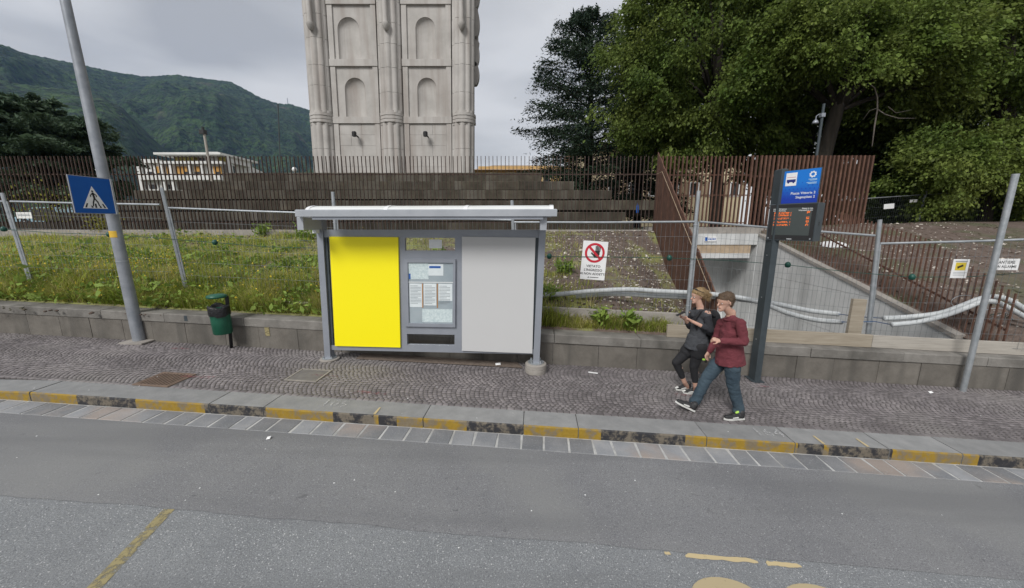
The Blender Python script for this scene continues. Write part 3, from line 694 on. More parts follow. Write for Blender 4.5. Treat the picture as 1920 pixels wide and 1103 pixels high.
M['forest'] = mat('forest', (.012, .034, .012), (.05, .095, .022), .009, .95, 1.0, .035, c3=(.024, .055, .016), dist=40, detail=12, contrast=(.36, .64))
blend_noise(M['forest'], (.004, .012, .009), .05, .46, .6, .9); blend_noise(M['forest'], (.07, .1, .03), .03, .6, .72, .6); blend_noise(M['forest'], (.1, .075, .07), .0045, .66, .72, .55)
hill('far_hill', [(-300, 70), (-100, 72), (0, 88), (60, 104), (150, 121), (220, 136), (270, 143), (300, 142), (330, 140), (380, 147), (432, 153), (450, 162), (490, 184), (520, 194), (545, 195), (585, 208), (650, 235), (760, 275), (880, 318), (960, 330), (1100, 345)], 1500, 3300, 4, -20, 95)
hill('near_spur', [(-300, 130), (-80, 128), (0, 150), (60, 160), (130, 168), (190, 180), (230, 203), (262, 235), (292, 265), (325, 290), (380, 310), (500, 330), (1100, 360)], 1000, 1900, 8, -20, 50)

# ---------------------------------------------------------------- buildings
def window_on(parent, o, ax, az, w, h, pane, frame_m, dep=.12, nrm=None):
    nrm = nrm or ax.cross(az); nrm = V(nrm).normalized()
    b = MB()
    for s in (-1, 1):
        b.obox(o + ax * (s * w / 2) - nrm * 0, ax * .06, nrm * .05, az * (h / 2 + .06)); b.obox(o + az * (s * h / 2), ax * (w / 2 - .06), nrm * .048, az * .06)
    f = b.build('window', frame_m, parent); b = MB(); b.obox(o - nrm * .0, ax * (w / 2 - .06), nrm * .012, az * (h / 2 - .06)); b.build('pane', pane, f)
M['glass_dark'] = mat('glass_dark', (.02, .024, .028), (.035, .04, .045), 2, .15)
M['render_white'] = mat('render_white', (.62, .62, .6), (.72, .72, .7), .5, .9)
M['blind_orange'] = mat('blind_orange', (.42, .22, .05), (.5, .28, .08), .8, .8); M['awning'] = mat('awning', (.3, .27, .06), (.4, .34, .1), .8, .8)
M['cream'] = mat('cream', (.55, .46, .3), (.64, .55, .38), .6, .9); M['tile_brown'] = mat('tile_brown', (.28, .19, .12), (.36, .26, .17), 1.2, .9)
M['ochre'] = mat('ochre', (.5, .32, .12), (.58, .38, .16), .7, .9)
YW = 70.; wb = thing('white_apartment_block', (-62, YW, ZP), 'white flat roofed apartment block with orange blinds below the green hill', 'building')
def wp(px, py): return at_Y(px, py, YW)
def wbox(x0, y0, x1, y1, m, name, d0=0., d1=6., parent=wb):
    p, q = wp(x0, y0), wp(x1, y1); b = MB(); b.box((p.x, YW + d0, q.z), (q.x, YW + d1, p.z)); return b.build(name, m, parent)
wbox(264, 302, 420, 420, M['render_white'], 'wall', .4, 9)
rf = wbox(293, 287, 418, 291, M['render_white'], 'roof', -.6, 9.5); wbox(369, 281, 393, 287, M['render_white'], 'roof_box', 2, 5, rf)
wbox(305, 291, 416, 302, M['render_white'], 'penthouse', 2.2, 8); wbox(266, 299, 297, 306, M['render_white'], 'terrace_box', -.2, 4)
for a, c in ((311, 352), (395, 415)): wbox(a, 292, c, 301, M['awning'], 'awning', 1.6, 2.19)
wbox(354, 293, 366, 302, M['glass_dark'], 'window', 2.1, 2.19); wbox(301, 303, 420, 308, M['render_white'], 'parapet', -.5, .39)
for a, c in ((290, 303), (309, 322), (328, 356), (362, 374), (397, 414)): wbox(a, 312, c, 327, M['blind_orange'], 'blind', .2, .39)
for a, c in ((274, 286), (343, 356), (363, 374), (403, 412)): wbox(a, 322, c, 328, M['glass_dark'], 'window', .15, .198)
wbox(265, 330, 420, 338, M['render_white'], 'balcony', -.6, .39)
for a in (262, 305, 324, 357, 380): wbox(a, 305, a + 3, 360, M['render_white'], 'pillar', -.3, .39)
for a, c in ((266, 272), (276, 291), (311, 322), (330, 350)): wbox(a, 346, c, 354, M['glass_dark'], 'window', .3, .39)
# receding wing
p0, p1 = at_Y(421, 290, YW), at_Y(527, 322, YW + 42)
b = MB(); b.hexa([(p0.x, YW + .4, ZP), (p1.x, YW + 42, ZP), (p1.x - 6, YW + 44, ZP), (p0.x - 6, YW + 8, ZP), (p0.x, YW + .4, p0.z), (p1.x, YW + 42, p0.z), (p1.x - 6, YW + 44, p0.z), (p0.x - 6, YW + 8, p0.z)]); b.build('wing', M['render_white'], wb)
d = (V((p1.x, YW + 42, 0)) - V((p0.x, YW + .4, 0))); ln = d.length; d.normalize(); nr = V((d.y, -d.x, 0))
for k in range(9):
    for zz in (p0.z - 2.2, p0.z - 5.2): window_on(wb, V((p0.x, YW + .4, zz)) + d * (3 + k * (ln - 5) / 9) + nr * .06, d, ZUP, 1.5, 1.5, M['glass_dark'], M['render_white'], nrm=nr)
YC = 55.; cb = thing('ochre_house', (2, YC, ZP), 'ochre house with low brown tiled roof right of the tower', 'building')
def cp_(px, py, dy=0): return at_Y(px, py, YC + dy)
b = MB(); a0, a1 = cp_(897, 330), cp_(1075, 312); b.box((a0.x, YC, ZP), (a1.x, YC + 10, a1.z)); b.build('wall', M['ochre'], cb)
e0, e1, rg0, rg1 = cp_(888, 322), cp_(1080, 318), cp_(940, 303), cp_(1030, 303)
b = MB(); zz = e1.z
b.hexa([(e0.x, YC - .8, zz - .15), (e1.x, YC - .8, zz - .15), (e1.x, YC + 10.5, zz - .15), (e0.x, YC + 10.5, zz - .15), (e0.x + 2.6, YC + 3.5, rg0.z), (e1.x - 3, YC + 3.5, rg0.z), (e1.x - 3, YC + 6, rg0.z), (e0.x + 2.6, YC + 6, rg0.z)]); b.build('roof', M['tile_brown'], cb)
for k in range(5): window_on(cb, V((a0.x + 2 + k * 2.6, YC - .06, a1.z - 1.5)), V((1, 0, 0)), ZUP, 1.1, 1.3, M['glass_dark'], M['cream'], nrm=V((0, -1, 0)))
YC2 = 48.; c2 = thing('cream_house', (14, YC2, ZP), 'cream rendered building glimpsed between the tree trunks', 'building')
a0, a1 = at_Y(1085, 330, YC2), at_Y(1400, 280, YC2)
b = MB(); b.box((a0.x, YC2, ZP), (a1.x, YC2 + 9, a1.z)); b.build('wall', M['cream'], c2)
b = MB(); b.box((a0.x - .6, YC2 - .7, a1.z), (a1.x + .6, YC2 + 9.6, a1.z + .5)); b.build('roof', M['tile_brown'], c2)
for k in range(8):
    for r_ in range(1): 
        c = V((a0.x + 1.8 + k * 2.55, YC2 - .06, ZP + 4.6)); window_on(c2, c, V((1, 0, 0)), ZUP, 1.1, 1.6, M['glass_dark'], M['white_paint'], nrm=V((0, -1, 0)))
        for s in (-1, 1):
            b = MB(); b.obox(c + V((s * .88, -.03, 0)), V((.27, 0, 0)), V((0, .02, 0)), V((0, 0, .85))); b.build('shutter', M['red_shutter'] if 'red_shutter' in M else M.setdefault('red_shutter', mat('red_shutter', (.3, .22, .14), (.36, .27, .18), 2, .8)), c2)

# far lamps, masts
def mast(name, px, py0, py1, Y, r, label, cat, m='dark_steel', head=None):
    a, c = at_Y(px[0], py0, Y), at_Y(px[1], py1, Y); t = thing(name, (c.x, Y, ZP), label, cat)
    b = MB(); b.tube([(c.x, Y, ZP), (c.x, Y, c.z), (a.x, Y, a.z)], r, 8); b.build('pole', M[m], t); return t, a
t, a = mast('flag_mast', (521, 526), 195, 322, 40, .06, 'thin dark mast rising against the hill left of the tower', 'mast')
t, a = mast('camera_pole', (383, 396), 252, 330, 34, .1, 'pale wooden pole topped with a small camera near the white block', 'pole', 'wood_grey')
b = MB(); b.box((a.x - .28, 33.8, a.z), (a.x + .12, 34.2, a.z + .35)); b.box((a.x - .1, 33.9, a.z + .35), (a.x, 34.1, a.z + .6)); b.build('camera_head', M['black'], t)
t, a = mast('globe_lamp', (552, 553), 318, 330, 36, .04, 'white globe lamp beside the left edge of the tower', 'lamp', 'alu_light')
b = MB(); b.lathe([(.02, -.22), (.14, -.18), (.22, 0), (.14, .18), (.02, .22)], a, 12); b.build('globe', M['white_paint'], t, smooth=True)
t, a = mast('globe_lamp', (184, 184), 319, 330, 36, .04, 'white globe lamp just left of the grey lamp post', 'lamp', 'alu_light')
b = MB(); b.lathe([(.02, -.2), (.13, -.16), (.2, 0), (.13, .16), (.02, .2)], a, 12); b.build('globe', M['white_paint'], t, smooth=True)
t, a = mast('camera_mast', (1545, 1530), 195, 300, 15.4, .05, 'dark mast with a dome camera on a bracket behind the slat screen', 'mast')
b = MB(); b.tube([a + V((0, 0, -.42)), a + V((-.16, -.05, -.38)), a + V((-.27, -.05, -.46)), a + V((-.27, -.05, -.6))], .016, 6); b.box((a.x - .07, 15.33, a.z - .48), (a.x + .07, 15.47, a.z - .34)); b.build('bracket', M['alu'], t)
b = MB(); b.lathe([(.03, -.74), (.1, -.73), (.11, -.7), (.08, -.63), (.03, -.58)], a + V((-.27, -.05, 0)), 12); b.build('dome_camera', M['alu'], t, smooth=True)
b = MB(); c = at_Y(1194, 398, 15.75); bt = thing('plastic_bottle', at_Y(1195, 398, 16.3), 'blue and white plastic bottle left on the stone steps', 'bottle')
b.lathe([(.05, 0), (.055, .03), (.055, .28), (.03, .36), (.022, .38), (.022, .43)], V((bt.location.x, 16.3, tz[4] - .006)), 10); b.build('bottle_body', M['blue_sign'], bt, smooth=True)
bt.location.z = tz[4] - .006
# ---------------------------------------------------------------- trees
def leaf_mesh(name, P, D, size, m, parent, drop=.3, seed=0, asp=1.7, kind=None):
    "P (n,3) leaf centres, D (n,3) outward direction; one folded diamond per leaf"
    g = np.random.default_rng(seed); n = len(P)
    d = D + g.normal(0, .55, (n, 3)); d[:, 2] -= drop; d /= np.linalg.norm(d, axis=1)[:, None] + 1e-9
    q = g.normal(0, 1, (n, 3)); s = np.cross(d, q); s /= np.linalg.norm(s, axis=1)[:, None] + 1e-9
    sz = size * .8 * np.exp(g.normal(0, .34, (n, 1))); a = P - d * sz * .5 * asp; b = P + d * sz * .5 * asp; c = P + s * sz * .5; e_ = P - s * sz * .5
    up = np.cross(d, s) * sz * .14; c = c + up; e_ = e_ + up
    v = np.stack([a, c, b, e_], 1).reshape(-1, 3); i = np.arange(n) * 4
    return fastmesh(name, v, np.stack([i, i + 1, i + 2, i + 3], 1), m, parent, kind=kind)
def leafmat(name, dark, light, isl=.35, trans=.3):
    return mat(name, dark, light, .45, .6, c3=tuple((a + b) / 2 for a, b in zip(dark, light)), island=isl, trans=trans, spec=.25)
M['leaf_lime'] = leafmat('leaf_lime', (.105, .165, .032), (.19, .23, .055), .5, .45); M['leaf_mid'] = leafmat('leaf_mid', (.09, .145, .03), (.175, .215, .05), .5, .45)
M['leaf_dark'] = leafmat('leaf_dark', (.045, .078, .024), (.085, .125, .036), .45, .4); M['needle'] = leafmat('needle', (.018, .036, .022), (.04, .064, .034), .35, .2)
M['cedar'] = leafmat('cedar', (.04, .07, .04), (.08, .12, .065), .3, .2)
M['bark'] = mat('bark', (.018, .015, .011), (.042, .034, .026), 6, .95, .8, 20, stretch=(1, 1, .25))
M['bark_pale'] = mat('bark_pale', (.16, .14, .12), (.24, .21, .18), 6, .95, .5, 20)
def broadleaf(name, base, height, crown_c, crown_r, nb, nl, leaf, m, label, seed, spray=1.0, drop=.35, trunk_r=.3, shell=.35, low=-.75, group=None, leanv=(0, 0), inner=.25):
    g = np.random.default_rng(seed); t = thing(name, base, label, 'tree', group); base = V(base); cc = V(crown_c); cr = np.array(crown_r)
    tr = MB(); fork = base + (cc - base) * .72; fork.x += leanv[0]; fork.y += leanv[1]
    tr.tube([base - V((0, 0, .3)), base + (fork - base) * .5 + V((.12, 0, 0)), fork, cc + V((0, 0, cr[2] * .4))], .2, 9, rs=[trunk_r * 1.25, trunk_r, trunk_r * .8, trunk_r * .25])
    P, D = [], []
    for k in range(nb):
        while True:
            d = g.normal(0, 1, 3); d /= np.linalg.norm(d)
            if d[2] > low: break
        rad = (shell + (1 - shell) * g.random() ** .6); tip = np.array(cc) + d * cr * rad
        if k < 11:
            mid = (np.array(fork) * .5 + tip * .5) + np.array([0, 0, .35 * cr[2] * .3]); tr.tube([fork, V(mid), V(tip)], .1, 6, rs=[trunk_r * .42, trunk_r * .22, .02])
        ncl = 7
        for c in range(ncl):
            o = tip + g.normal(0, .5 * spray, 3) * np.array([1.1, 1.1, .4]); m_ = nl // (nb * ncl)
            p = o + g.normal(0, .3 * spray, (m_, 3)) * np.array([1, 1, .5]); rr_ = np.linalg.norm(p[:, :2] - o[:2], axis=1); p[:, 2] -= rr_ ** 1.3 * .9; p[:, 2] -= np.abs(g.normal(0, .22 * drop * spray, m_))
            dd = np.tile(d * np.array([1, 1, .4]), (m_, 1)) + (p - o) * 1.5; P.append(p); D.append(dd)
    tr.build('trunk', M['bark'], t, smooth=True)
    leaf_mesh('crown', np.concatenate(P), np.concatenate(D), leaf, m, t, drop, seed)
    return t
def conifer(name, base, height, rad, label, seed, m, n_br=70, leaf=.16, nper=420, z0=.12, trunk_r=.28, top_taper=1.0, drop=.5, upsweep=.12, shape=None, side=None, flat=.1):
    g = np.random.default_rng(seed); t = thing(name, base, label, 'tree'); b = V(base); tr = MB()
    tr.tube([b - V((0, 0, .3)), b + V((.1, 0, height * .5)), b + V((0, 0, height))], .2, 9, rs=[trunk_r * 1.2, trunk_r * .7, .03])
    P, D = [], []
    for k in range(n_br):
        f = z0 + (1 - z0) * (k + g.random()) / n_br; az = k * 2.4 + g.normal(0, .4)
        sh = shape(f) if shape else (1 - f) ** .75 * top_taper + .06
        ln = rad * sh * g.uniform(.75, 1.12); s = np.array(b) + np.array([0, 0, height * f]); d = np.array([math.cos(az), math.sin(az), upsweep + .5 * (f - .4)])
        if ln < .3: ln = .3
        tt = np.linspace(0, 1, 5); line = s + np.outer(tt, d) * ln; line[:, 2] -= drop * (tt ** 2) * ln * .35
        tr.tube([V(q) for q in line], .05, 5, rs=[.09 * (1 - f) + .025, .07 * (1 - f) + .02, .05 * (1 - f) + .015, .02, .01], cap=False)
        m_ = int(nper * (.35 + ln / rad)); q = g.random(m_) ** .75 * .95 + .08; base_p = np.stack([np.interp(q, tt, line[:, j]) for j in range(3)], 1)
        side_d = np.array([-d[1], d[0], 0]); wv = g.normal(0, .17, m_) * ln * (.35 + q * .5) * 1.1
        p = base_p + side_d * wv[:, None]; p[:, 2] -= np.abs(g.normal(0, .22, m_)) * (drop + .2) + np.abs(wv) * .2; p[:, 2] += g.normal(0, flat, m_)
        P.append(p); D.append(np.tile(d, (m_, 1)) * .7 + side_d * np.sign(wv)[:, None] * .5)
    tr.build('trunk', M['bark'], t, smooth=True)
    leaf_mesh('crown', np.concatenate(P), np.concatenate(D), leaf, m, t, drop * .8, seed, asp=3.2)
    return t
def gnd(px, Y): return V((at_Y(px, 400, Y).x, Y, ZP))
# left cedar (wide flat layers)
def tiers_shape(f): return .45 + .55 * abs(math.sin(f * 14)) if f < .8 else (1.05 - f) * 2.0 + .1
c = gnd(105, 44); conifer('cedar_tree', c, at_Y(100, 190, 44).z - ZP, 8.0, 'spreading dark green cedar with flat layers on the far left', 21, M['cedar'], 90, .17, 900, .25, .4, drop=.12, upsweep=.05, shape=tiers_shape, flat=.12)
# centre conifer with visible trunk
def deo(f): return max(.1, (1 - abs(f - .42) ** 1.5 * 1.5) * .95) if f < .85 else max(.08, (1 - f) * 3.6)
c = gnd(1098, 30); conifer('conifer_tree', c, at_Y(1120, 18, 30).z - ZP, 5.8, 'tall dark conifer with a visible black trunk against the pale sky', 5, M['needle'], 125, .075, 640, .06, .36, drop=.55, upsweep=.35, shape=deo, flat=.12)
c = gnd(1195, 33); conifer('conifer_tree', c, 20, 4.6, 'second dark conifer half hidden behind the bright green crown', 15, M['needle'], 80, .11, 380, .06, .34, drop=.6, upsweep=.15, flat=.16)
c = gnd(1245, 36); conifer('conifer_tree', c, 24, 5.5, 'tall blue green conifer top rising behind the bright green crown', 16, M['cedar'], 80, .12, 420, .2, .34, drop=.4, upsweep=.15, flat=.2)
# big broadleaved trees on the right
def crownat(px, py, Y): return at_Y(px, py, Y)
broadleaf('broadleaf_tree', gnd(1343, 21), 15, crownat(1345, 110, 21), (5.6, 3.6, 5.6), 170, 120000, .1, M['leaf_mid'], 'bright green broadleaved tree with drooping sprays right of the conifer', 31, 1.0, .6, .3, .45, -.9)
broadleaf('broadleaf_tree', gnd(1237, 23), 12, crownat(1225, 190, 23), (2.3, 2.2, 3.2), 46, 20000, .1, M['leaf_mid'], 'slender young tree in front of the dark conifer beside the sheet wall', 32, .8, .6, .12, .3, -.9)
broadleaf('broadleaf_tree', gnd(1500, 17.5), 14, crownat(1600, 110, 17), (4.8, 2.6, 2.9), 130, 110000, .085, M['leaf_lime'], 'large lime green crown overhanging the rusty slat screen', 33, .85, .5, .32, .5, -.5)
broadleaf('broadleaf_tree', gnd(1480, 24), 18, crownat(1560, -20, 25), (8, 5, 6.5), 130, 70000, .15, M['leaf_dark'], 'very tall dark tree filling the sky above the slat screen', 34, 1.3, .4, .5, .3, -.8)
broadleaf('broadleaf_tree', gnd(1890, 17), 15, crownat(1880, 70, 17.5), (5.8, 3.2, 4.9), 150, 90000, .1, M['leaf_mid'], 'dense mid green tree at the right edge of the view', 35, 1.0, .5, .4, .35, -.8)
broadleaf('broadleaf_tree', gnd(1850, 15.8), 8, crownat(1850, 318, 15.6), (3.7, 1.5, 2.1), 90, 56000, .08, M['leaf_lime'], 'low leafy tree hanging over the mesh fence at far right', 36, .7, .6, .2, .3, -.9)
broadleaf('broadleaf_tree', gnd(1640, 21), 9, crownat(1650, 270, 21.5), (6.5, 2.2, 4.6), 90, 60000, .14, M['leaf_dark'], 'dark shaded thicket tree behind the slat screen', 37, 1.1, .5, .3, .1, -1)
broadleaf('broadleaf_tree', gnd(1950, 22), 14, crownat(2010, 180, 23), (7, 3.5, 8), 90, 60000, .15, M['leaf_dark'], 'dark tree behind the dense tree at the right edge', 38, 1.2, .5, .4, .1, -1)
broadleaf('broadleaf_tree', gnd(1420, 27), 16, crownat(1440, 120, 28), (6, 3.5, 8), 90, 50000, .15, M['leaf_dark'], 'shaded dark crown behind the bright green tree and the screen', 39, 1.2, .5, .4, .1, -1)
broadleaf('understorey_shrub', gnd(1720, 18.5), 3, crownat(1740, 420, 18.8), (6.0, 1.2, 1.5), 60, 26000, .1, M['leaf_dark'], 'dark understorey bushes behind the dim mesh fence', 40, .8, .4, .1, .1, -1)
broadleaf('understorey_shrub', gnd(1950, 18), 3, crownat(1990, 420, 18.4), (4.5, 1.2, 1.6), 50, 22000, .1, M['leaf_dark'], 'dark bushes under the dense tree at the right edge', 41, .8, .4, .1, .1, -1)
# bare dead branch in front of the dark gap
db = thing('dead_branch', at_Y(1640, 280, 15.8), 'bare pale branch hanging in the dark gap between crowns', 'branch')
q = lambda x, y: at_Y(x, y, 15.8)
b = MB(); b.tube([q(1628, 155), q(1640, 165), q(1645, 183), q(1645, 205), q(1640, 235), q(1635, 275)], .03, 6, rs=[.012, .02, .025, .028, .026, .02]); b.tube([q(1645, 205), q(1660, 215), q(1685, 222), q(1718, 222)], .02, 6, rs=[.02, .018, .012, .006]); b.tube([q(1645, 203), q(1630, 208), q(1618, 225)], .015, 6, rs=[.014, .01, .005]); b.tube([q(1665, 200), q(1680, 212), q(1710, 206)], .012, 5, rs=[.015, .01, .005])
b.build('bare_twigs', M['bark_pale'], db, smooth=True)

# ---------------------------------------------------------------- grass, flowers, weeds, pebbles on the bank
M['grass'] = mat('grass', (.26, .34, .05), (.46, .46, .12), 1.1, .7, c3=(.36, .41, .08), island=.35, trans=.6, spec=.2)
M['dry_grass'] = mat('dry_grass', (.42, .38, .15), (.55, .48, .22), 1.1, .8, island=.3, trans=.3, spec=.2)
M['flower'] = mat('flower', (.5, .36, .02), (.6, .46, .04), 4, .7, island=.3); M['weed'] = mat('weed', (.15, .24, .04), (.26, .34, .07), 3, .6, island=.3, trans=.3, spec=.25)
def dens(X, Y):
    u_, n_ = UN(X, Y); t = (n_ - 6.9) / (YF - 6.9); nz = vnoise(X * 1.3 + 4, Y * 1.7)
    d = 1.0 if t < .17 else (.62 + .5 * nz if t < .55 else .34 + .6 * nz)
    if u_ > -7 and t > .2: d *= .55 if nz > .1 else .14
    if u_ > -5: d *= max(.16 if t > .22 else .5, 1 - (u_ + 5) * .33)
    if u_ > .2: d = (.85 if n_ < 7.15 else .1 + .3 * (nz > .5)) if u_ < 1.3 else (.8 if n_ < 7.15 and u_ < 2.6 else .02)
    return max(0, d)
def blades(n, seed, hmul, wid, dfun, xr=(-17, 4), filt=None):
    g = np.random.default_rng(seed); out = []
    while len(out) < n:
        X = g.uniform(*xr); t = g.random() ** 1.7; Y0 = (6.97 - X * SA) / CA; Y = Y0 + (YF - .25 - Y0) * t
        if X > pit_l(Y) - .1: continue
        if g.random() < dfun(X, Y): out.append((X, Y))
    out = np.array(out); z = np.array([bank_z(x, y) for x, y in out]) - .02; u_ = out[:, 0] * CA - out[:, 1] * SA; nn2 = out[:, 0] * SA + out[:, 1] * CA
    h = hmul * g.uniform(.4, 1.4, n) * (.75 + .55 * np.array([vnoise(x * 2.7, y * 3.1) for x, y in out])) * np.where(nn2 < 8.0, 1.25, .8); az = g.uniform(0, 2 * PI, n); ln = g.uniform(.3, 1.2, n) * h
    base = np.column_stack([out, z]); dx = np.column_stack([np.cos(az), np.sin(az), np.zeros(n)]); sx = np.column_stack([-np.sin(az), np.cos(az), np.zeros(n)]) * wid
    mid = base + dx * ln[:, None] * .3; mid[:, 2] += h * .6; tip = base + dx * ln[:, None]; tip[:, 2] += h
    v = np.stack([base - sx, base + sx, mid + sx * .7, mid - sx * .7, tip], 1).reshape(-1, 3); i = np.arange(n) * 5
    return v, np.concatenate([np.stack([i, i + 1, i + 2, i + 3], 1), np.stack([i + 3, i + 2, i + 4, i + 4], 1)]), tip
def tri_blades(name, v, m, lab, n):
    i = np.arange(n) * 5; f = np.concatenate([np.stack([i, i + 1, i + 2], 1), np.stack([i, i + 2, i + 3], 1), np.stack([i + 3, i + 2, i + 4], 1)])
    return tag(fastmesh(name, v, f, m), lab, 'grass', kind='stuff')
v, f, tip = blades(60000, 41, .24, .0075, dens); tri_blades('grass', v, M['grass'], 'uneven green grass growing on the earth bank behind the wall', 60000)
v, f, tip = blades(26000, 42, .27, .005, lambda X, Y: dens(X, Y) * (.5 + .5 * (vnoise(X * .7, Y * 2.1 + 7) > .1))); tri_blades('dry_grass', v, M['dry_grass'], 'straw coloured dry grass stalks among the green on the bank', 26000)
def fdens(X, Y):
    u_, n_ = UN(X, Y); k = vnoise(X * .9 + 2, Y * 1.2); band = math.exp(-((n_ - 7.75) / .35) ** 2) * (1 if u_ < -8 else .35)
    return (band + (.5 if k > .35 else .05)) * (u_ < -4.2) * (.4 + .6 * (u_ < -6.5))
v, f, tip = blades(7000, 43, .34, .002, fdens); g = np.random.default_rng(44); n = len(tip)
P = tip; fl = []
dd = np.tile(np.array([0, 0, 1.]), (n, 1)); ff = leaf_mesh('wild_flowers', P, dd, .026, M['flower'], None, 0, 45, 1.0, kind='stuff'); tag(ff, 'small yellow wild flowers dotted through the grass on the bank', 'flowers')
g = np.random.default_rng(71); P, D = [], []
for k_ in range(330):
    X = g.uniform(-13.5, -3.2); Y0 = (7.0 - X * SA) / CA; Y = Y0 + (2.6 * g.random() ** 2 if g.random() < .75 else 5 * g.random()); z = bank_z(X, Y); s_ = g.uniform(.08, .2); m_ = 26
    q = g.normal(0, 1, (m_, 3)) * np.array([s_, s_, s_ * .5]); q[:, 2] = np.abs(q[:, 2]) + .03 + (g.random() < .2) * s_ * g.random(m_) * 2; P.append(np.array([X, Y, z]) + q); D.append(q + np.array([0, 0, .05]))
ff = leaf_mesh('leafy_weeds', np.concatenate(P), np.concatenate(D), .06, M['weed'], None, .1, 72, 2.0, kind='stuff'); tag(ff, 'leafy green weeds spreading through the grass on the bank', 'weeds')
# individual leafy weeds
def weed(name, p, size, n, label, seed, m='weed', asp=2.6, hgt=1.0, group=None):
    t = thing(name, p, label, 'plant', group); g = np.random.default_rng(seed); P, D = [], []; sm2 = MB()
    for k in range(max(3, n // 40)):
        az = g.uniform(0, 2 * PI); l = size * g.uniform(.5, 1) * hgt; tip = np.array(p) + np.array([math.cos(az) * size * .45, math.sin(az) * size * .45, l]); sm2.tube([p, V(tip)], .006, 4, rs=[.008, .003])
        m_ = n // max(3, n // 40); q = g.random(m_) ** .6; pp = np.array(p) + np.outer(q, tip - np.array(p)) + g.normal(0, .07 * size / .3, (m_, 3)); P.append(pp); D.append(pp - np.array(p) + g.normal(0, .1, (m_, 3)))
    sm2.build('stem', M['weed'], t); leaf_mesh('foliage', np.concatenate(P), np.concatenate(D), .055, M[m], t, .1, seed, asp)
for px, py, n_, s_, lab in ((575, 446, 11.6, .42, 'bright green leafy weed left of the shelter roof bracket'), (590, 408, 12.6, .38, 'taller weed against the plinth left of the shelter'), (490, 432, 12.2, .4, 'grey green weed on the bank top behind the second fence post'), (540, 497, 8.6, .3, 'pale weed tuft on bare soil left of the shelter'), (1060, 494, 9.2, .32, 'small weed on brown soil between shelter and warning sign'), (1035, 565, 7.55, .34, 'green weed clump beside the shelter right post'), (1185, 606, 7.08, .3, 'leafy weed clump on the low wall below the warning sign'), (1120, 608, 7.08, .28, 'weed clump on the low wall near the shelter'), (820, 460, 9.8, .3, 'weed seen through the shelter upper pane')):
    p = at_n(px, py, n_); p.z = bank_z(p.x, p.y) - .02; weed('weed', p, s_, 260, lab, int(px))
p = at_n(197, 432, 12.2); p.z = bank_z(p.x, p.y); M['shrub_y'] = mat('shrub_y', (.22, .22, .03), (.34, .32, .06), 3, .7, island=.3, trans=.3)
weed('shrub', p, .75, 420, 'yellowish shrub behind the lamp post at the bank top', 77, 'shrub_y', 1.8, 1.1)
p = at_n(85, 395, 14); p.z = ZP; weed('shrub', p, 1.5, 500, 'yellow green bush behind the fence left of the crossing sign', 78, 'shrub_y', 1.8, 1.2)
# pebbles
g = np.random.default_rng(50); pv, pfc = [], []
ico = bmesh.new(); bmesh.ops.create_icosphere(ico, subdivisions=1, radius=1); iv = np.array([v.co[:] for v in ico.verts]); ifc = np.array([[v.index for v in f.verts] for f in ico.faces]); ico.free()
cnt = 0
while cnt < 2600:
    if g.random() < .68: X = g.uniform(-1.5, 4.9); Y = 7 + 5.9 * g.random() ** 1.2; ok = X < pit_l(Y) - .05 and g.random() < (.35 + .65 * ((X / 4.9) ** 2 if X > 0 else 0)); zz = bank_z(X, Y) if ok else 0
    elif g.random() < .5: X = g.uniform(-16, -1.5); Y = 7.6 + 5.2 * g.random(); ok = vnoise(X * 1.3 + 4, Y * 1.7) < .1; zz = bank_z(X, Y) if ok else 0
    else: Y = 6.6 + 7.5 * g.random(); X = pit_r(Y) + .3 + 7 * g.random(); ok = UN(X, Y)[1] > 7.0; zz = zr_(X, Y) if ok else 0
    if not ok: continue
    s_ = g.uniform(.008, .028) * (1 + 1.2 * (g.random() < .08)); w = iv * (s_ * g.uniform(.6, 1.4, 3)) * np.array([1, 1, .6]) + g.normal(0, s_ * .12, iv.shape) + np.array([X, Y, zz + s_ * .2])
    pfc.append(ifc + cnt * len(iv)); pv.append(w); cnt += 1
tag(fastmesh('pebbles', np.concatenate(pv), np.concatenate(pfc), M['pebble']), 'pale stones scattered over the bare soil', 'stones', kind='stuff')
# earth clods for relief
pv, pfc = [], []; cnt = 0
while cnt < 5200:
    if g.random() < .7: X = g.uniform(-14, 4.9); Y = 7 + 5.9 * g.random(); ok = X < pit_l(Y) - .05; zz = bank_z(X, Y)
    else: Y = 6.6 + 7.5 * g.random(); X = pit_r(Y) + .3 + 8 * g.random(); ok = UN(X, Y)[1] > 7.0; zz = zr_(X, Y)
    if not ok: continue
    s_ = g.uniform(.015, .05); w = iv * (s_ * g.uniform(.6, 1.4, 3)) * np.array([1, 1, .55]) + g.normal(0, s_ * .15, iv.shape) + np.array([X, Y, zz]); pfc.append(ifc + cnt * len(iv)); pv.append(w); cnt += 1
tag(fastmesh('soil_clods', np.concatenate(pv), np.concatenate(pfc), M['soil']), 'brown earth clods covering the bank', 'soil', kind='stuff')
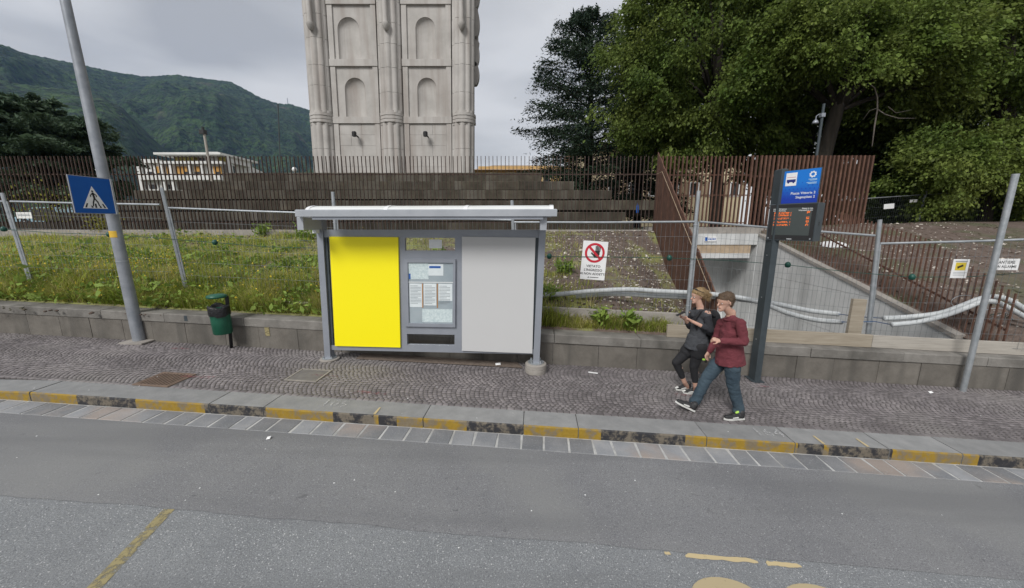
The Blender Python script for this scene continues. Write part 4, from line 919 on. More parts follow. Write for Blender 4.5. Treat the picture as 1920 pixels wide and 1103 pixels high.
# ---------------------------------------------------------------- street lamp post and crossing sign
def glass_mat(name, tint=(.9, .95, .95), refl=.12):
    m = bpy.data.materials.new(name); m.use_nodes = True; t = m.node_tree; t.nodes.clear(); nn, ll = t.nodes.new, t.links.new
    o = nn('ShaderNodeOutputMaterial'); a = nn('ShaderNodeBsdfTransparent'); a.inputs[0].default_value = (*tint, 1); b = nn('ShaderNodeBsdfGlossy'); b.inputs['Roughness'].default_value = .06
    x = nn('ShaderNodeMixShader'); fr = nn('ShaderNodeFresnel'); fr.inputs[0].default_value = 1.5; ad = nn('ShaderNodeMath'); ad.inputs[1].default_value = refl; ll(fr.outputs[0], ad.inputs[0]); ll(ad.outputs[0], x.inputs[0])
    ll(a.outputs[0], x.inputs[1]); ll(b.outputs[0], x.inputs[2]); ll(x.outputs[0], o.inputs[0]); return m
M['glass'] = glass_mat('glass', (.98, 1, 1), .015)
base = on_street(262, 640, K); top = at_n(122, 0, UN(base.x, base.y)[1])
lp = thing('street_lamp_post', base, 'tall grey steel lamp post on a square base plate by the low wall', 'lamp post')
ax = top - base; pole_at = lambda z: base + ax * ((z - base.z) / ax.z)
b = MB(); b.tube([base, pole_at(base.z + .05), pole_at(3), pole_at(6), pole_at(8.6)], .1, 20, rs=[.1, .099, .088, .07, .056]); b.build('pole', M['lamp_steel'], lp, auto=50)
b = MB(); b.obox(base + V((.03, -.02, .012)), UDIR * .24, NDIR * .19, ZUP * .014); b.build('base_plate', M['concrete_old'], lp)
b = MB(); b.tube([pole_at(8.55), pole_at(8.75) + V((.1, -.3, 0)), pole_at(8.85) + V((.3, -1.3, .02))], .035, 10); b.build('arm', M['lamp_steel'], lp)
b = MB(); c = pole_at(8.85) + V((.3, -1.6, 0)); b.obox(c, V((.13, 0, 0)), V((0, .36, 0)), V((0, 0, .06))); b.build('lamp_head', M['alu'], lp)
def band(z0, z1, r, m, nm, a0=0, a1=2 * PI):
    mb = MB(); k = 20; vs_ = []
    for z in (z0, z1):
        p = pole_at(z)
        for q in range(k + 1): a_ = a0 + (a1 - a0) * q / k; vs_.append(p + V((math.cos(a_), math.sin(a_), 0)) * r)
    mb.add(vs_, [(q, q + 1, k + 2 + q, k + 1 + q) for q in range(k)]); return mb.build(nm, m, lp)
zy = at_n(224, 439, 6.45).z; band(zy - .065, zy + .055, .0945, M['sticker'], 'yellow_sticker', R(225), R(322))
for py in (397, 345, 490): zz = at_n(220, py, 6.5).z; band(zz - .012, zz + .012, .097, M['galv'], 'clamp_band')
su = UN(base.x, base.y)[0] + .02; zs0, zs1 = at_n(206.5, 402, 6.46).z, at_n(194.5, 335.6, 6.46).z; zc_ = (zs0 + zs1) / 2; hw = (zs1 - zs0) / 2
nr_, nl_ = 6.455, 6.455 - (zs1 - zs0) * .99
def st0(u_, n_, z_): return V((u_ * CA + n_ * SA, -u_ * SA + n_ * CA, z_))
cs = thing('crossing_sign', st0(su + .13, (nr_ + nl_) / 2, zc_), 'square blue pedestrian crossing sign fixed to the grey lamp post', 'sign')
cc = cs.location.copy(); sa, sb = NDIR, ZUP
def plate(o, w, h, th, m, nm, parent, axx, ayy, rad=.0):
    b_ = MB(); az = axx.cross(ayy).normalized(); b_.obox(o - az * th / 2, axx * w, ayy * h, az * th / 2); return b_.build(nm, m, parent)
hs_ = (nr_ - nl_) / 2
plate(cc, hs_, hw, .012, M['alu_light'], 'backing', cs, sa, sb); plate(cc + UDIR * .004, hs_ * .965, hw * .965, .004, M['blue_sign'], 'blue_face', cs, sa, sb)
def flat(parent, nm, m, polys, o, axx, ayy, off, th=.0012):
    b_ = MB(); az = axx.cross(ayy).normalized()
    for p in polys: b_.prism(p, o + az * off, axx, ayy, az * th)
    return b_.build(nm, m, parent)
s = hs_
flat(cs, 'white_triangle', M['white_paint'], [[(-.6 * s, -.72 * s), (.6 * s, -.72 * s), (0, .5 * s)]], cc, sa, sb, .0055)
disc = lambda x, y, r, k=12: [(x + r * math.cos(2 * PI * q / k), y + r * math.sin(2 * PI * q / k)) for q in range(k)]
def limb(p, q, w): 
    dx, dy = q[0] - p[0], q[1] - p[1]; l = math.hypot(dx, dy); nx, ny = -dy / l * w / 2, dx / l * w / 2
    return [(p[0] - nx, p[1] - ny), (q[0] - nx, q[1] - ny), (q[0] + nx, q[1] + ny), (p[0] + nx, p[1] + ny)]
fig = [disc(-.02, .22, .05), limb((-.02, .15), (.02, -.18), .1), limb((-.02, .13), (-.15, -.02), .05), limb((-.15, -.02), (-.14, -.1), .045), limb((0, .12), (.14, -.0), .05), limb((.14, 0), (.13, -.09), .045), limb((.02, -.16), (-.07, -.4), .07), limb((-.07, -.4), (-.1, -.6), .06), limb((.02, -.16), (.16, -.38), .07), limb((.16, -.38), (.2, -.58), .06)]
fig += [[(-.5, -.68), (-.42, -.68), (-.33, -.45), (-.4, -.45)], [(-.2, -.68), (-.12, -.68), (-.11, -.62), (-.2, -.55)], [(-.02, -.68), (.07, -.68), (.06, -.45), (-.02, -.45)], [(.2, -.68), (.3, -.68), (.26, -.55), (.2, -.6)], [(.42, -.68), (.51, -.68), (.4, -.45), (.33, -.45)]]
flat(cs, 'walking_figure', M['black'], [[(x * s, y * s) for x, y in p] for p in fig], cc, sa, sb, .0075)
b = MB(); b.obox(st0(su + .1, nr_ + .03, zc_), UDIR * .02, NDIR * .015, ZUP * hw); b.build('bracket', M['alu_light'], cs)

# ---------------------------------------------------------------- litter bin
pb = on_street(434, 652, K); bn = thing('litter_bin', pb, 'green metal litter bin with black liner on a leaning black post', 'bin')
pu, pn = UN(pb.x, pb.y); zt_b = at_n(393, 575, pn - .12).z; zb_b = at_n(400, 624, pn - .12).z
c0 = at_n(415, 600, pn - .14); c0 = V((c0.x, c0.y, 0)); lean = V((-.06, 0, 0)) 
b = MB(); tp = at_n(426, 562, pn); b.tube([pb, pb + (tp - pb) * .97], .03, 10); b.build('post', M['black'], bn, smooth=True)
def lbin(prof, seg=24):
    mb = MB(); mb.lathe(prof, (0, 0, 0), seg); mb.v = [(c0.x + x - .03 * (z - zb_b), c0.y + y, z) for x, y, z in mb.v]; return mb
hb = zt_b - zb_b
lbin([(r_ * .76, z_) for r_, z_ in [(.185, zb_b), (.2, zb_b + .015), (.205, zb_b + hb * .5), (.21, zt_b - .06), (.215, zt_b - .055), (.215, zt_b - .03), (.2, zt_b - .03)]]).build('bucket', M['green_bin'], bn, auto=40)
mb = MB(); k = 26; rows = [(.17, -.12), (.2, .0), (.216, .03), (.226, -.01), (.226, -.1), (.221, -.16)]; vs_ = []
for i, (r_, z_) in enumerate([(q_[0] * .76, q_[1]) for q_ in rows]):
    for q in range(k):
        a_ = 2 * PI * q / k; w = (random.uniform(-.012, .012) + .025 * math.sin(a_ * 3 + 1)) * (1 if i in (1, 2, 5) else .3); z = zt_b + z_ + w; vs_.append((c0.x + math.cos(a_) * (r_ + w * .2) - .03 * (z - zb_b), c0.y + math.sin(a_) * (r_ + w * .2), z))
mb.add(vs_, [(i * k + q, i * k + (q + 1) % k, (i + 1) * k + (q + 1) % k, (i + 1) * k + q) for i in range(5) for q in range(k)] + [tuple(range(k))]); mb.build('liner_bag', M['bag'], bn, smooth=True)
zl = at_n(410, 556, pn - .12).z; lbin([(r_ * .76, z_) for r_, z_ in [(.02, zl - .015), (.2, zl - .02), (.215, zl), (.2, zl + .028), (.13, zl + .045), (.02, zl + .05)]]).build('lid', M['green_bin'], bn, smooth=True)
b = MB(); b.tube([(c0.x + .1 - .03 * hb, c0.y + .09, zt_b - .12), (c0.x + .11 - .03 * hb, c0.y + .09, zl)], .03, 8); b.build('lid_arm', M['black'], bn)

# ---------------------------------------------------------------- bus shelter
NS = 6.2; SLN = .033
def SH(u_, n_, z_): return V((u_ * CA + n_ * SA + SLN * (z_ - .25), -u_ * SA + n_ * CA, z_))
def su_(px, py, n=NS):
    p = at_n(px, py, n); p.x -= SLN * (p.z - .25); return UN(p.x, p.y)[0], p.z
sh = thing('bus_shelter', SH(-1.85, NS, .2), 'grey metal bus shelter with a yellow and a light grey panel', 'bus shelter')
uL, uR = su_(618, 668)[0], su_(1005, 685)[0]; zpt = su_(1015, 404)[1]
zbL, zbR = S(uL, NS, K).z, S(uR, NS, K).z
for uu, zb, nm in ((uL, zbL, 'L'), (uR, zbR, 'R')):
    b = MB(); b.bevbox((uu - .055, NS - .07, zb), (uu + .055, NS + .07, zpt + .02), .01, SH); b.build('post', M['alu'], sh)
b = MB(); b.lathe([(.17, 0), (.17, .02), (.15, .03)], SH(uL, NS, zbL), 24); pl_ = b.build('foot_plate', M['concrete_old'], sh, auto=40)
b = MB(); b.lathe([(.125, .03), (.125, .045), (.09, .047)], SH(uL, NS, zbL), 24)
for q in range(4): a_ = R(45 + 90 * q); b.lathe([(.016, .045), (.016, .075)], SH(uL, NS, zbL) + V((.1 * math.cos(a_), .1 * math.sin(a_), 0)), 6)
b.build('bolt_flange', M['galv'], pl_, auto=40)
b = MB(); b.lathe([(.185, -.02), (.19, .02), (.19, .07), (.183, .075), (.183, .082), (.19, .086), (.188, .15), (.17, .165)], SH(uR, NS, zbR), 28); col_ = b.build('concrete_collar', M['concrete_old'], sh, auto=40)
b = MB(); b.lathe([(.14, .166), (.14, .185), (.1, .187)], SH(uR, NS, zbR), 24)
for q in range(4): a_ = R(45 + 90 * q); b.lathe([(.016, .186), (.016, .225)], SH(uR, NS, zbR) + V((.11 * math.cos(a_), .11 * math.sin(a_), 0)), 6)
b.build('bolt_flange', M['galv'], col_, auto=40)
zf0, zf1 = su_(800, 659)[1], su_(812, 431)[1]
def fr(u0, z0, u1, z1, n0, n1, nm, m='alu', par=sh):
    if m == 'glass':
        mb = MB(); n_ = (n0 + n1) / 2; mb.add([SH(u0, n_, z0), SH(u1, n_, z0), SH(u1, n_, z1), SH(u0, n_, z1)], [(0, 1, 2, 3)]); return mb.build(nm, M[m], par)
    mb = MB(); mb.box((u0, n0, z0), (u1, n1, z1), SH); return mb.build(nm, M[m], par)
um0, um1 = su_(752, 550)[0], su_(864, 550)[0]; a, c_ = uL + .056, uR - .056
fr(a, zf0, c_, zf0 + .09, NS - .035, NS + .035, 'bottom_rail'); fr(a, zf1 - .13, c_, zf1, NS - .035, NS + .035, 'top_rail')
fr(um0 - .03, zf0 + .0905, um0 + .1, zf1 - .1305, NS - .034, NS + .034, 'mullion'); fr(um1 - .1, zf0 + .0905, um1 + .03, zf1 - .1305, NS - .034, NS + .034, 'mullion')
mx0, mx1 = um0 + .1005, um1 - .1005
rows_ = [su_(800, y)[1] for y in (646, 626, 610, 488, 470, 446)]   # z of: lower pane bottom/top, case glass bottom/top, upper pane bottom/top
fr(mx0, zf0 + .0905, mx1, rows_[0], NS - .033, NS + .033, 'cross_bar'); fr(mx0, rows_[1], mx1, rows_[2], NS - .033, NS + .033, 'cross_bar')
fr(mx0, rows_[3], mx1, rows_[4], NS - .033, NS + .033, 'cross_bar'); fr(mx0, rows_[5], mx1, zf1 - .1305, NS - .033, NS + .033, 'cross_bar')
fr(mx0, rows_[0], mx1, rows_[1], NS - .004, NS + .004, 'glass_pane', 'glass'); up_ = fr(mx0, rows_[4], mx1, rows_[5], NS - .004, NS + .004, 'glass_pane', 'glass')
um = (mx0 + mx1) / 2; M['paper'] = mat('paper', (.7, .73, .75), (.8, .82, .83), 6, .8)
fr(um - .02, rows_[4] + .04, um + .2, rows_[5] - .03, NS - .012, NS - .006, 'paper_notice', 'paper')
# side glass strips beside the posters (poster panels stand proud of the frame)
zy0, zy1 = su_(690, 651)[1], su_(690, 444)[1]
def quad_panel(nm, m, pts_, n_, th=.03):
    q_ = [su_(x, y, n_) for x, y in pts_]; mb = MB(); mb.hexa([SH(q_[3][0], n_, q_[3][1]), SH(q_[2][0], n_, q_[2][1]), SH(q_[2][0], n_ + th, q_[2][1]), SH(q_[3][0], n_ + th, q_[3][1]), SH(q_[0][0], n_, q_[0][1]), SH(q_[1][0], n_, q_[1][1]), SH(q_[1][0], n_ + th, q_[1][1]), SH(q_[0][0], n_ + th, q_[0][1])])
    o = mb.build(nm, M[m], sh); return o
tag(quad_panel('poster_panel', 'yellow_panel', [(617, 444), (746, 445), (750.5, 652), (628, 649)], NS - .07), 'blank bright yellow poster panel')
tag(quad_panel('poster_panel', 'grey_panel', [(866, 444), (1004, 446), (998, 663), (866, 658)], NS - .07), 'blank light grey poster panel')
fr(um0 + .1, zf0 + .09, a + .01, zf1 - .13, NS + .0, NS + .006, 'backing_sheet'); fr(um1 - .0, zf0 + .09, c_ - .01, zf1 - .13, NS, NS + .006, 'backing_sheet')
fr(a, zf0 + .09, a + .05, zf1 - .13, NS - .032, NS - .0005, 'glazing_bead', 'dark_steel'); fr(c_ - .05, zf0 + .09, c_, zf1 - .13, NS - .032, NS - .0005, 'glazing_bead', 'dark_steel')
# timetable case
cg0, cg1 = su_(768, 550)[0], su_(851, 550)[0]; zc0, zc1 = su_(808, 605)[1], su_(808, 492)[1]
case = fr(mx0 - .02, zc0 - .06, mx1 + .02, zc0, NS - .075, NS + .02, 'timetable_case'); 
fr(mx0 - .02, zc1, mx1 + .02, zc1 + .06, NS - .075, NS + .02, 'case_rim', 'alu', case); fr(mx0 - .02, zc0 + .0005, cg0, zc1 - .0005, NS - .075, NS + .02, 'case_rim', 'alu', case); fr(cg1, zc0 + .0005, mx1 + .02, zc1 - .0005, NS - .075, NS + .02, 'case_rim', 'alu', case)
M['case_back'] = mat('case_back', (.3, .345, .38), (.4, .44, .47), 2, .6); fr(cg0, zc0, cg1, zc1, NS - .047, NS - .03, 'case_back', 'case_back', case)
w_, h_ = cg1 - cg0, zc1 - zc0
def cpaper(f0, g0, f1, g1, m, nm='timetable_sheet', d=.003): return fr(cg0 + w_ * f0, zc0 + h_ * g0, cg0 + w_ * f1, zc0 + h_ * g1, NS - .048 - d, NS - .048 - d + .002, nm, m, case)
M['map_paper'] = mat('map_paper', (.5, .58, .6), (.72, .77, .77), 30, .8); M['print_grey'] = mat('print_grey', (.25, .28, .3), (.32, .34, .36), 9, .8); M['orange_edge'] = mat('orange_edge', (.45, .2, .05), (.5, .24, .07), 5, .7)
cpaper(.0, .73, .45, .995, 'map_paper', 'route_map'); cpaper(.45, .79, .78, .975, 'paper', 'notice_sheet'); cpaper(.47, .91, .72, .945, 'blue_sign', 'notice_header', .005); cpaper(.01, .73, .05, .82, 'blue_sign', 'notice_header', .0055)
cpaper(.02, .27, .30, .66, 'paper'); cpaper(.34, .3, .62, .66, 'paper'); cpaper(.67, .38, .98, .66, 'paper'); cpaper(0, .675, 1, .69, 'white_paint', 'shelf_strip', .01)
for f in (.315, .645): cpaper(f - .01, .26, f + .01, .66, 'orange_edge', 'divider', .006)
for k_ in range(3):
    f0 = (.04, .36, .69)[k_]
    for r_ in range(13): cpaper(f0, .33 + r_ * .024, f0 + .24 * (1 if r_ % 4 else .7), .337 + r_ * .024, 'print_grey', 'print_line', .0055)
cpaper(.3, .02, .98, .24, 'map_paper', 'route_map')
fr(cg0, zc0, cg1, zc1, NS - .066, NS - .062, 'case_glass', 'glass', case)
# roof beam, brackets and vaulted roof
NB = 5.52; q0, q1 = su_(552, 393, NB), su_(1045, 393, NB); zb0, zb1 = su_(800, 406, NB)[1], su_(800, 392.5, NB)[1]
mb = MB(); mb.bevbox((q0[0], NB, zb0), (q1[0], NB + .09, zb1), .012, SH); mb.build('roof_beam', M['alu_light'], sh)
mb = MB(); mb.box((q0[0] + .25, NB + .025, zb0 - .045), (q1[0] - .2, NB + .07, zb0 - .001), SH); mb.build('gutter_lip', M['alu'], sh)
mb = MB(); mb.bevbox((q0[0] + .1, 6.3, zb0), (q1[0] - .05, 6.38, zb1), .012, SH); mb.build('roof_beam', M['alu'], sh)
M['roof_sheet'] = mat('roof_sheet', (.66, .68, .66), (.74, .75, .74), 2, .3)
us = [q0[0] + .1, q0[0] + (q1[0] - q0[0]) * .345, q0[0] + (q1[0] - q0[0]) * .655, q1[0] - .05]
for i in range(3):
    mb = MB(); vs_ = []; m = 12
    for uu in (us[i] + .012, us[i + 1] - .012):
        for k_ in range(m + 1):
            th = PI * k_ / m; n_ = NB + .095 + (1 - math.cos(th)) / 2 * .68
            for dz in (0, -.012): vs_.append(SH(uu, n_, zb1 - .03 + .1 * math.sin(th) ** .8 + dz))
    kk = 2 * (m + 1); fs = []
    for k_ in range(m): fs += [(2 * k_, 2 * k_ + 2, kk + 2 * k_ + 2, kk + 2 * k_), (2 * k_ + 1, 2 * k_ + 3, kk + 2 * k_ + 3, kk + 2 * k_ + 1), (2 * k_, 2 * k_ + 1, 2 * k_ + 3, 2 * k_ + 2), (kk + 2 * k_, kk + 2 * k_ + 1, kk + 2 * k_ + 3, kk + 2 * k_ + 2)]
    mb.add(vs_, fs); mb.build('roof_sheet', M['roof_sheet'], sh, auto=35)
for uu in us[1:3] + [us[0] + .03, us[3] - .03]:
    mb = MB(); vs_ = []
    for w in (-.03, .03):
        for k_ in range(13):
            th = PI * k_ / 12; n_ = NB + .095 + (1 - math.cos(th)) / 2 * .68; vs_.append(SH(uu + w, n_, zb1 - .024 + .102 * math.sin(th) ** .8))
    mb.add(vs_, [(k_, k_ + 1, 14 + k_, 13 + k_) for k_ in range(12)]); mb.build('roof_rib', M['roof_white'], sh)
for uu in (uL, uR):
    z1_ = zb0 - .003; mb = MB(); mb.bevbox((uu - .05, NB + .1, z1_ - .2), (uu + .05, NS - .072, z1_), .008, SH); mb.build('roof_bracket', M['alu_light'], sh)
mb = MB(); mb.box((uL - .045, NS - .2, z1_ - .26), (uL + .02, NS - .1, z1_ - .201), SH); mb.build('bracket_label', M['paper'], sh)
mb = MB(); mb.box((uL - .03, NS + .071, z1_ + .0), (uL + .03, 6.3, zb1 - .02), SH); mb.box((uR - .03, NS + .071, z1_), (uR + .03, 6.3, zb1 - .02), SH); mb.build('rear_bracket', M['alu'], sh)

# ---------------------------------------------------------------- bus stop pole with sign and departure display
ps = on_street(1414, 712, K); pu, pn = UN(ps.x, ps.y); bs = thing('bus_stop_pole', ps, 'dark grey bus stop pole with blue sign and orange departure display', 'bus stop')
def BS(u_, n_, z_): return V((u_ * CA + n_ * SA, -u_ * SA + n_ * CA, z_))
ztp = at_n(1460, 318, pn).z
mb = MB(); mb.bevbox((pu - .05, pn - .095, ps.z), (pu + .05, pn + .095, ztp), .012, BS); mb.build('column', M['dark_steel'], bs)
mb = MB(); mb.box((pu - .1, pn - .14, ps.z + .0), (pu + .1, pn + .14, ps.z + .015), BS); mb.build('foot_plate', M['dark_steel'], bs)
for py in (640, 560, 480):
    p = at_n(1430, py, pn - .1); mb = MB(); mb.lathe([(.008, 0), (.008, .01)], BS(pu - .056, pn, p.z), 8); mb.build('bolt', M['galv'], bs)
RA = R(32); RD = (-NDIR * math.cos(RA) + UDIR * math.sin(RA)).normalized(); RU = (UDIR * math.cos(RA) + NDIR * math.sin(RA)).normalized(); PC = BS(pu, pn, 0)
def BR(u_, n_, z_): return PC + RU * (u_ - pu) + RD * (pn - n_) + ZUP * z_
na = pn - .07; z0s, z1s = at_n(1452, 383, na).z, at_n(1460, 322, na).z; ws = .5
sg = MB(); sg.box((pu - .052, na - ws, z0s), (pu - .038, na + .08, z1s + .005), BR); sg.build('sign_backing', M['dark_steel'], bs)
o = BR(pu - .053, na - ws / 2 + .005, (z0s + z1s) / 2); rx, ry = RD, ZUP; hh = (z1s - z0s) / 2
def blue_grad():
    m = mat('azure_sign', (.004, .14, .55), (.004, .15, .57), 3, .4); t = m.node_tree; b_ = t.nodes['Principled BSDF']; g_ = t.nodes.new('ShaderNodeNewGeometry'); sx = t.nodes.new('ShaderNodeSeparateXYZ'); mr = t.nodes.new('ShaderNodeMapRange'); rr_ = t.nodes.new('ShaderNodeValToRGB')
    t.links.new(g_.outputs['Position'], sx.inputs[0]); t.links.new(sx.outputs[2], mr.inputs[0]); mr.inputs[1].default_value = z0s; mr.inputs[2].default_value = z1s; e_ = rr_.color_ramp.elements; e_[0].position = .15; e_[0].color = (.004, .035, .34, 1); e_[1].position = .62; e_[1].color = (.004, .17, .6, 1); t.links.new(mr.outputs[0], rr_.inputs[0]); t.links.new(rr_.outputs[0], b_.inputs['Base Color']); return m
M['azure'] = blue_grad(); sign = plate(o, ws / 2 - .004, hh - .004, .003, M['azure'], 'blue_sign_face', bs, rx, ry)
dm = []
for r_ in range(6):
    for c in range(9):
        if random.random() < .8: x, y = -.22 + c * .055 + (r_ % 2) * .027, -.17 + r_ * .045; d = .013 - .0012 * r_; dm.append([(x - d, y), (x, y - d * 1.3), (x + d, y), (x, y + d * 1.3)])
M['deep_blue'] = mat('deep_blue', (.004, .05, .4), (.004, .055, .42), 3, .4); flat(bs, 'diamond_print', M['deep_blue'], dm, o, rx, ry, .0005, .0008)
flat(bs, 'bus_pictogram_field', M['white_paint'], [[(-.205, .02), (-.055, .02), (-.055, .215), (-.205, .215)]], o, rx, ry, .0015, .001)
bp2 = [[(-.19, .075), (-.068, .075), (-.068, .115), (-.19, .115)], disc(-.165, .072, .014), disc(-.095, .072, .014)]; M['navy'] = mat('navy', (.01, .02, .16), (.012, .025, .18), 3, .5)
flat(bs, 'bus_pictogram', M['navy'], bp2, o, rx, ry, .003, .001); flat(bs, 'red_line', M['red_paint'], [[(-.19, .145), (-.07, .145), (-.07, .15), (-.19, .15)]], o, rx, ry, .003, .001)
ring = [];
for k_ in range(16):
    a0_, a1_ = 2 * PI * k_ / 16, 2 * PI * (k_ + 1) / 16; ro = .048 if k_ % 2 else .04; ring.append([(.15 + .024 * math.cos(a0_), .165 + .024 * math.sin(a0_)), (.15 + ro * math.cos(a0_), .165 + ro * math.sin(a0_)), (.15 + ro * math.cos(a1_), .165 + ro * math.sin(a1_)), (.15 + .024 * math.cos(a1_), .165 + .024 * math.sin(a1_))])
flat(bs, 'ring_emblem', M['white_paint'], ring, o, rx, ry, .0015, .001)
ln = [[(.21 - w_, y), (.21, y), (.21, y + .009), (.21 - w_, y + .009)] for w_, y in ((.11, .092), (.09, .077), (.13, .045), (.11, .03))]; M['pale_blue'] = mat('pale_blue', (.35, .55, .75), (.4, .6, .8), 3, .5); flat(bs, 'small_print', M['pale_blue'], ln, o, rx, ry, .0015, .001)
text_mesh('stop_name', 'Piazza Vittoria 2', o + rx * .215 + ry * -.1, rx, ry, .05, M['white_paint'], bs, 'RIGHT', .0025, .0006); text_mesh('stop_name', 'Siegesplatz 2', o + rx * .215 + ry * -.16, rx, ry, .05, M['white_paint'], bs, 'RIGHT', .0025, .0006)
# display box
nb = pn + .06; zd0, zd1 = at_n(1440, 450, pn).z, at_n(1450, 383, pn).z - .004; wd = .66; ub = pu - .075
mb = MB(); mb.bevbox((ub, nb - wd, zd0), (ub + .2, nb, zd1), .008, BR); box_ = mb.build('display_box', M['dark_steel'], bs)
o2 = BR(ub, nb - wd / 2, (zd0 + zd1) / 2); h2 = (zd1 - zd0) / 2; plate(o2 - RU * .002, wd / 2 - .012, h2 - .012, .002, M['black'], 'bezel', box_, rx, ry)
M['screen'] = mat('screen', (.05, .062, .06), (.06, .07, .068), 3, .35); plate(o2 - RU * .0035 + ry * .01, wd / 2 - .07, h2 - .075, .001, M['screen'], 'screen', box_, rx, ry)
led = bpy.data.materials.new('led'); led.use_nodes = True; lb = led.node_tree.nodes['Principled BSDF']; lb.inputs['Base Color'].default_value = (.5, .1, .02, 1); lb.inputs['Emission Color'].default_value = (1, .2, .03, 1); lb.inputs['Emission Strength'].default_value = .4
dots = []; rz = random.Random(4)
for r_, y in enumerate((.13, .095, .045, -.01, -.055)):
    for c in range(30):
        x = -.25 + c * .0093
        if c in (2, 3, 4, 5) or (c > 22 and c not in (25,)): continue
        for d in range(3):
            if rz.random() < .72: dots.append([(x, y + d * .009), (x + .0075, y + d * .009), (x + .0075, y + d * .009 + .007), (x, y + d * .009 + .007)])
    if r_ != 1:
        for c in range(3):
            for d in range(4):
                if rz.random() < .75: x = .2 + c * .013; dots.append([(x, y + d * .009), (x + .011, y + d * .009), (x + .011, y + d * .009 + .007), (x, y + d * .009 + .007)])
flat(box_, 'led_rows', led, dots, o2, rx, ry, .0045, .0006)
for s_, x, y, al in (('Linea', -.27, .205, 'LEFT'), ('Linie', -.27, .178, 'LEFT'), ('Direzione', -.19, .205, 'LEFT'), ('Richtung', -.19, .178, 'LEFT'), ('Attesa in min', .27, .205, 'RIGHT'), ('Wartezeit in min', .27, .178, 'RIGHT')): text_mesh('column_heading', s_, o2 + rx * x + ry * y, rx, ry, .027, M['white_paint'], box_, al, .0045, .0004)
flat(box_, 'maker_mark', M['paper'], [[(-.03, -h2 + .022), (.04, -h2 + .022), (.04, -h2 + .03), (-.03, -h2 + .03)]], o2, rx, ry, .0025, .001)
for x in (-wd / 2 + .03, wd / 2 - .045):
    mb = MB(); c = o2 + rx * x + ry * (-h2 + .035); mb.obox(c - RU * .006, rx * .006, UDIR * .004, ry * .012); mb.build('lock', M['galv'], box_)
mb = MB()
for d in (0, .03): mb.obox(BR(ub + .1, nb - wd - .001, (zd0 + zd1) / 2 - .01 - d), RU * .015, RD * .002, ZUP * .008)
mb.build('speaker_slots', M['black'], box_)

# ---------------------------------------------------------------- temporary mesh fence
posts = [((62, 545), (4, 362)), ((353, 562), (303, 352)), ((640, 580), (624, 360)), ((968, 600), (960, 376)), ((1287, 600), (1310, 358)), ((1626, 630), (1650, 412))]
NF = 7.35; PP = [(at_n(*a_, NF), at_n(*c, NF)) for a_, c in posts]
PP.insert(0, (at_n(-330, 520, NF), at_n(-420, 340, NF)))
pR = on_street(1805, 733, K); pRt = at_n(1904, 328, UN(pR.x, pR.y)[1])
rails_px = [((-380, 372), (8, 378)), ((20, 378), (300, 384)), ((316, 390), (626, 401)), ((630, 404), (960, 413)), ((962, 417), (1302, 416)), ((1312, 416), (1640, 442)), ((1650, 457), (1990, 447))]
flab = ['mesh fence panel running off the left edge of the view', 'mesh fence panel behind the lamp post and crossing sign', 'mesh fence panel between second post and the shelter', 'mesh fence panel directly behind the bus shelter', 'mesh fence panel carrying the prohibition sign', 'mesh fence panel behind the bus stop pole', 'mesh fence panel at far right before the earth slope']
M['wire'] = mat('wire', (.2, .22, .23), (.28, .3, .31), 5, .5, metal=.5)
for i in range(7):
    r0, r1 = rails_px[i]; n_end = NF if i < 6 else 6.6
    A0, A1 = at_n(*r0, NF), at_n(*r1, n_end)
    if i == 6: n_end = 6.75; A1 = at_n(*r1, n_end)
    B0 = PP[i][0] if i < 7 else None; t = thing('mesh_fence_panel', V((A0.x, A0.y, bank_z(A0.x, A0.y))), 'galvanised ' + flab[i], 'fence panel', 'temporary mesh fence panels')
    b0, b1 = PP[i]; b1 = b1; b = MB(); ext = b0 - (b1 - b0) * .08; b.tube([ext, b1], .034, 12); b.build('post', M['galv'], t, auto=50)
    for f in (.12, .45, .75):
        c = b0 + (b1 - b0) * f; d = (b1 - b0).normalized(); b = MB(); b.tube([c - d * .008, c + d * .008], .041, 12); b.build('tie_ring', M['alu_light'], t)
    b = MB(); b.tube([A0, (A0 + A1) / 2 + V((0, 0, -.008)), A1], .021, 8); b.build('top_rail', M['galv'], t, auto=50)
    # slender side tube next to the post and the wires
    s0 = V((A0.x, A0.y, A0.z)); low0 = s0 - V((0, 0, 1.95)); low1 = A1 - V((0, 0, 1.95)); b = MB(); off = (A1 - A0).normalized() * .06
    pd = (b1 - b0).normalized(); sd0 = b0 + UDIR * .052; b.tube([sd0 - pd * .05, sd0 + pd * (A0.z - b0.z) / pd.z], .016, 8); b.build('side_tube', M['galv'], t, auto=50)
    v_, f_ = [], []; ln_ = (A1 - A0).length; k_ = int(ln_ / .085)
    def wire(p, q_, r=.0024):
        d = (q_ - p).normalized(); s1 = d.cross(V((0, 1, 0)) if abs(d.y) < .9 else V((1, 0, 0))).normalized() * r; s2 = d.cross(s1).normalized() * r; j = len(v_)
        for e_ in (p, q_): v_.extend([e_ + s1, e_ - s1 * .5 + s2 * .87, e_ - s1 * .5 - s2 * .87])
        f_.extend([(j, j + 1, j + 4, j + 3), (j + 1, j + 2, j + 5, j + 4), (j + 2, j, j + 3, j + 5)])
    for w in range(1, k_):
        f = w / k_; p = A0.lerp(A1, f); wire(p, low0.lerp(low1, f))
    for hh_ in (.28, .56, .84, 1.12, 1.4, 1.68, 1.93): wire(A0 - V((0, 0, hh_)), A1 - V((0, 0, hh_)), .0025)
    fastmesh('wire_mesh', [tuple(p) for p in v_], f_, M['wire'], t, kind='stuff')
rp_ = thing('steel_post', pR, 'leaning galvanised steel post standing on the cobbles at far right', 'post'); b = MB(); b.tube([pR - V((0, 0, .01)), pRt], .042, 14); b.build('tube', M['galv'], rp_, auto=50)
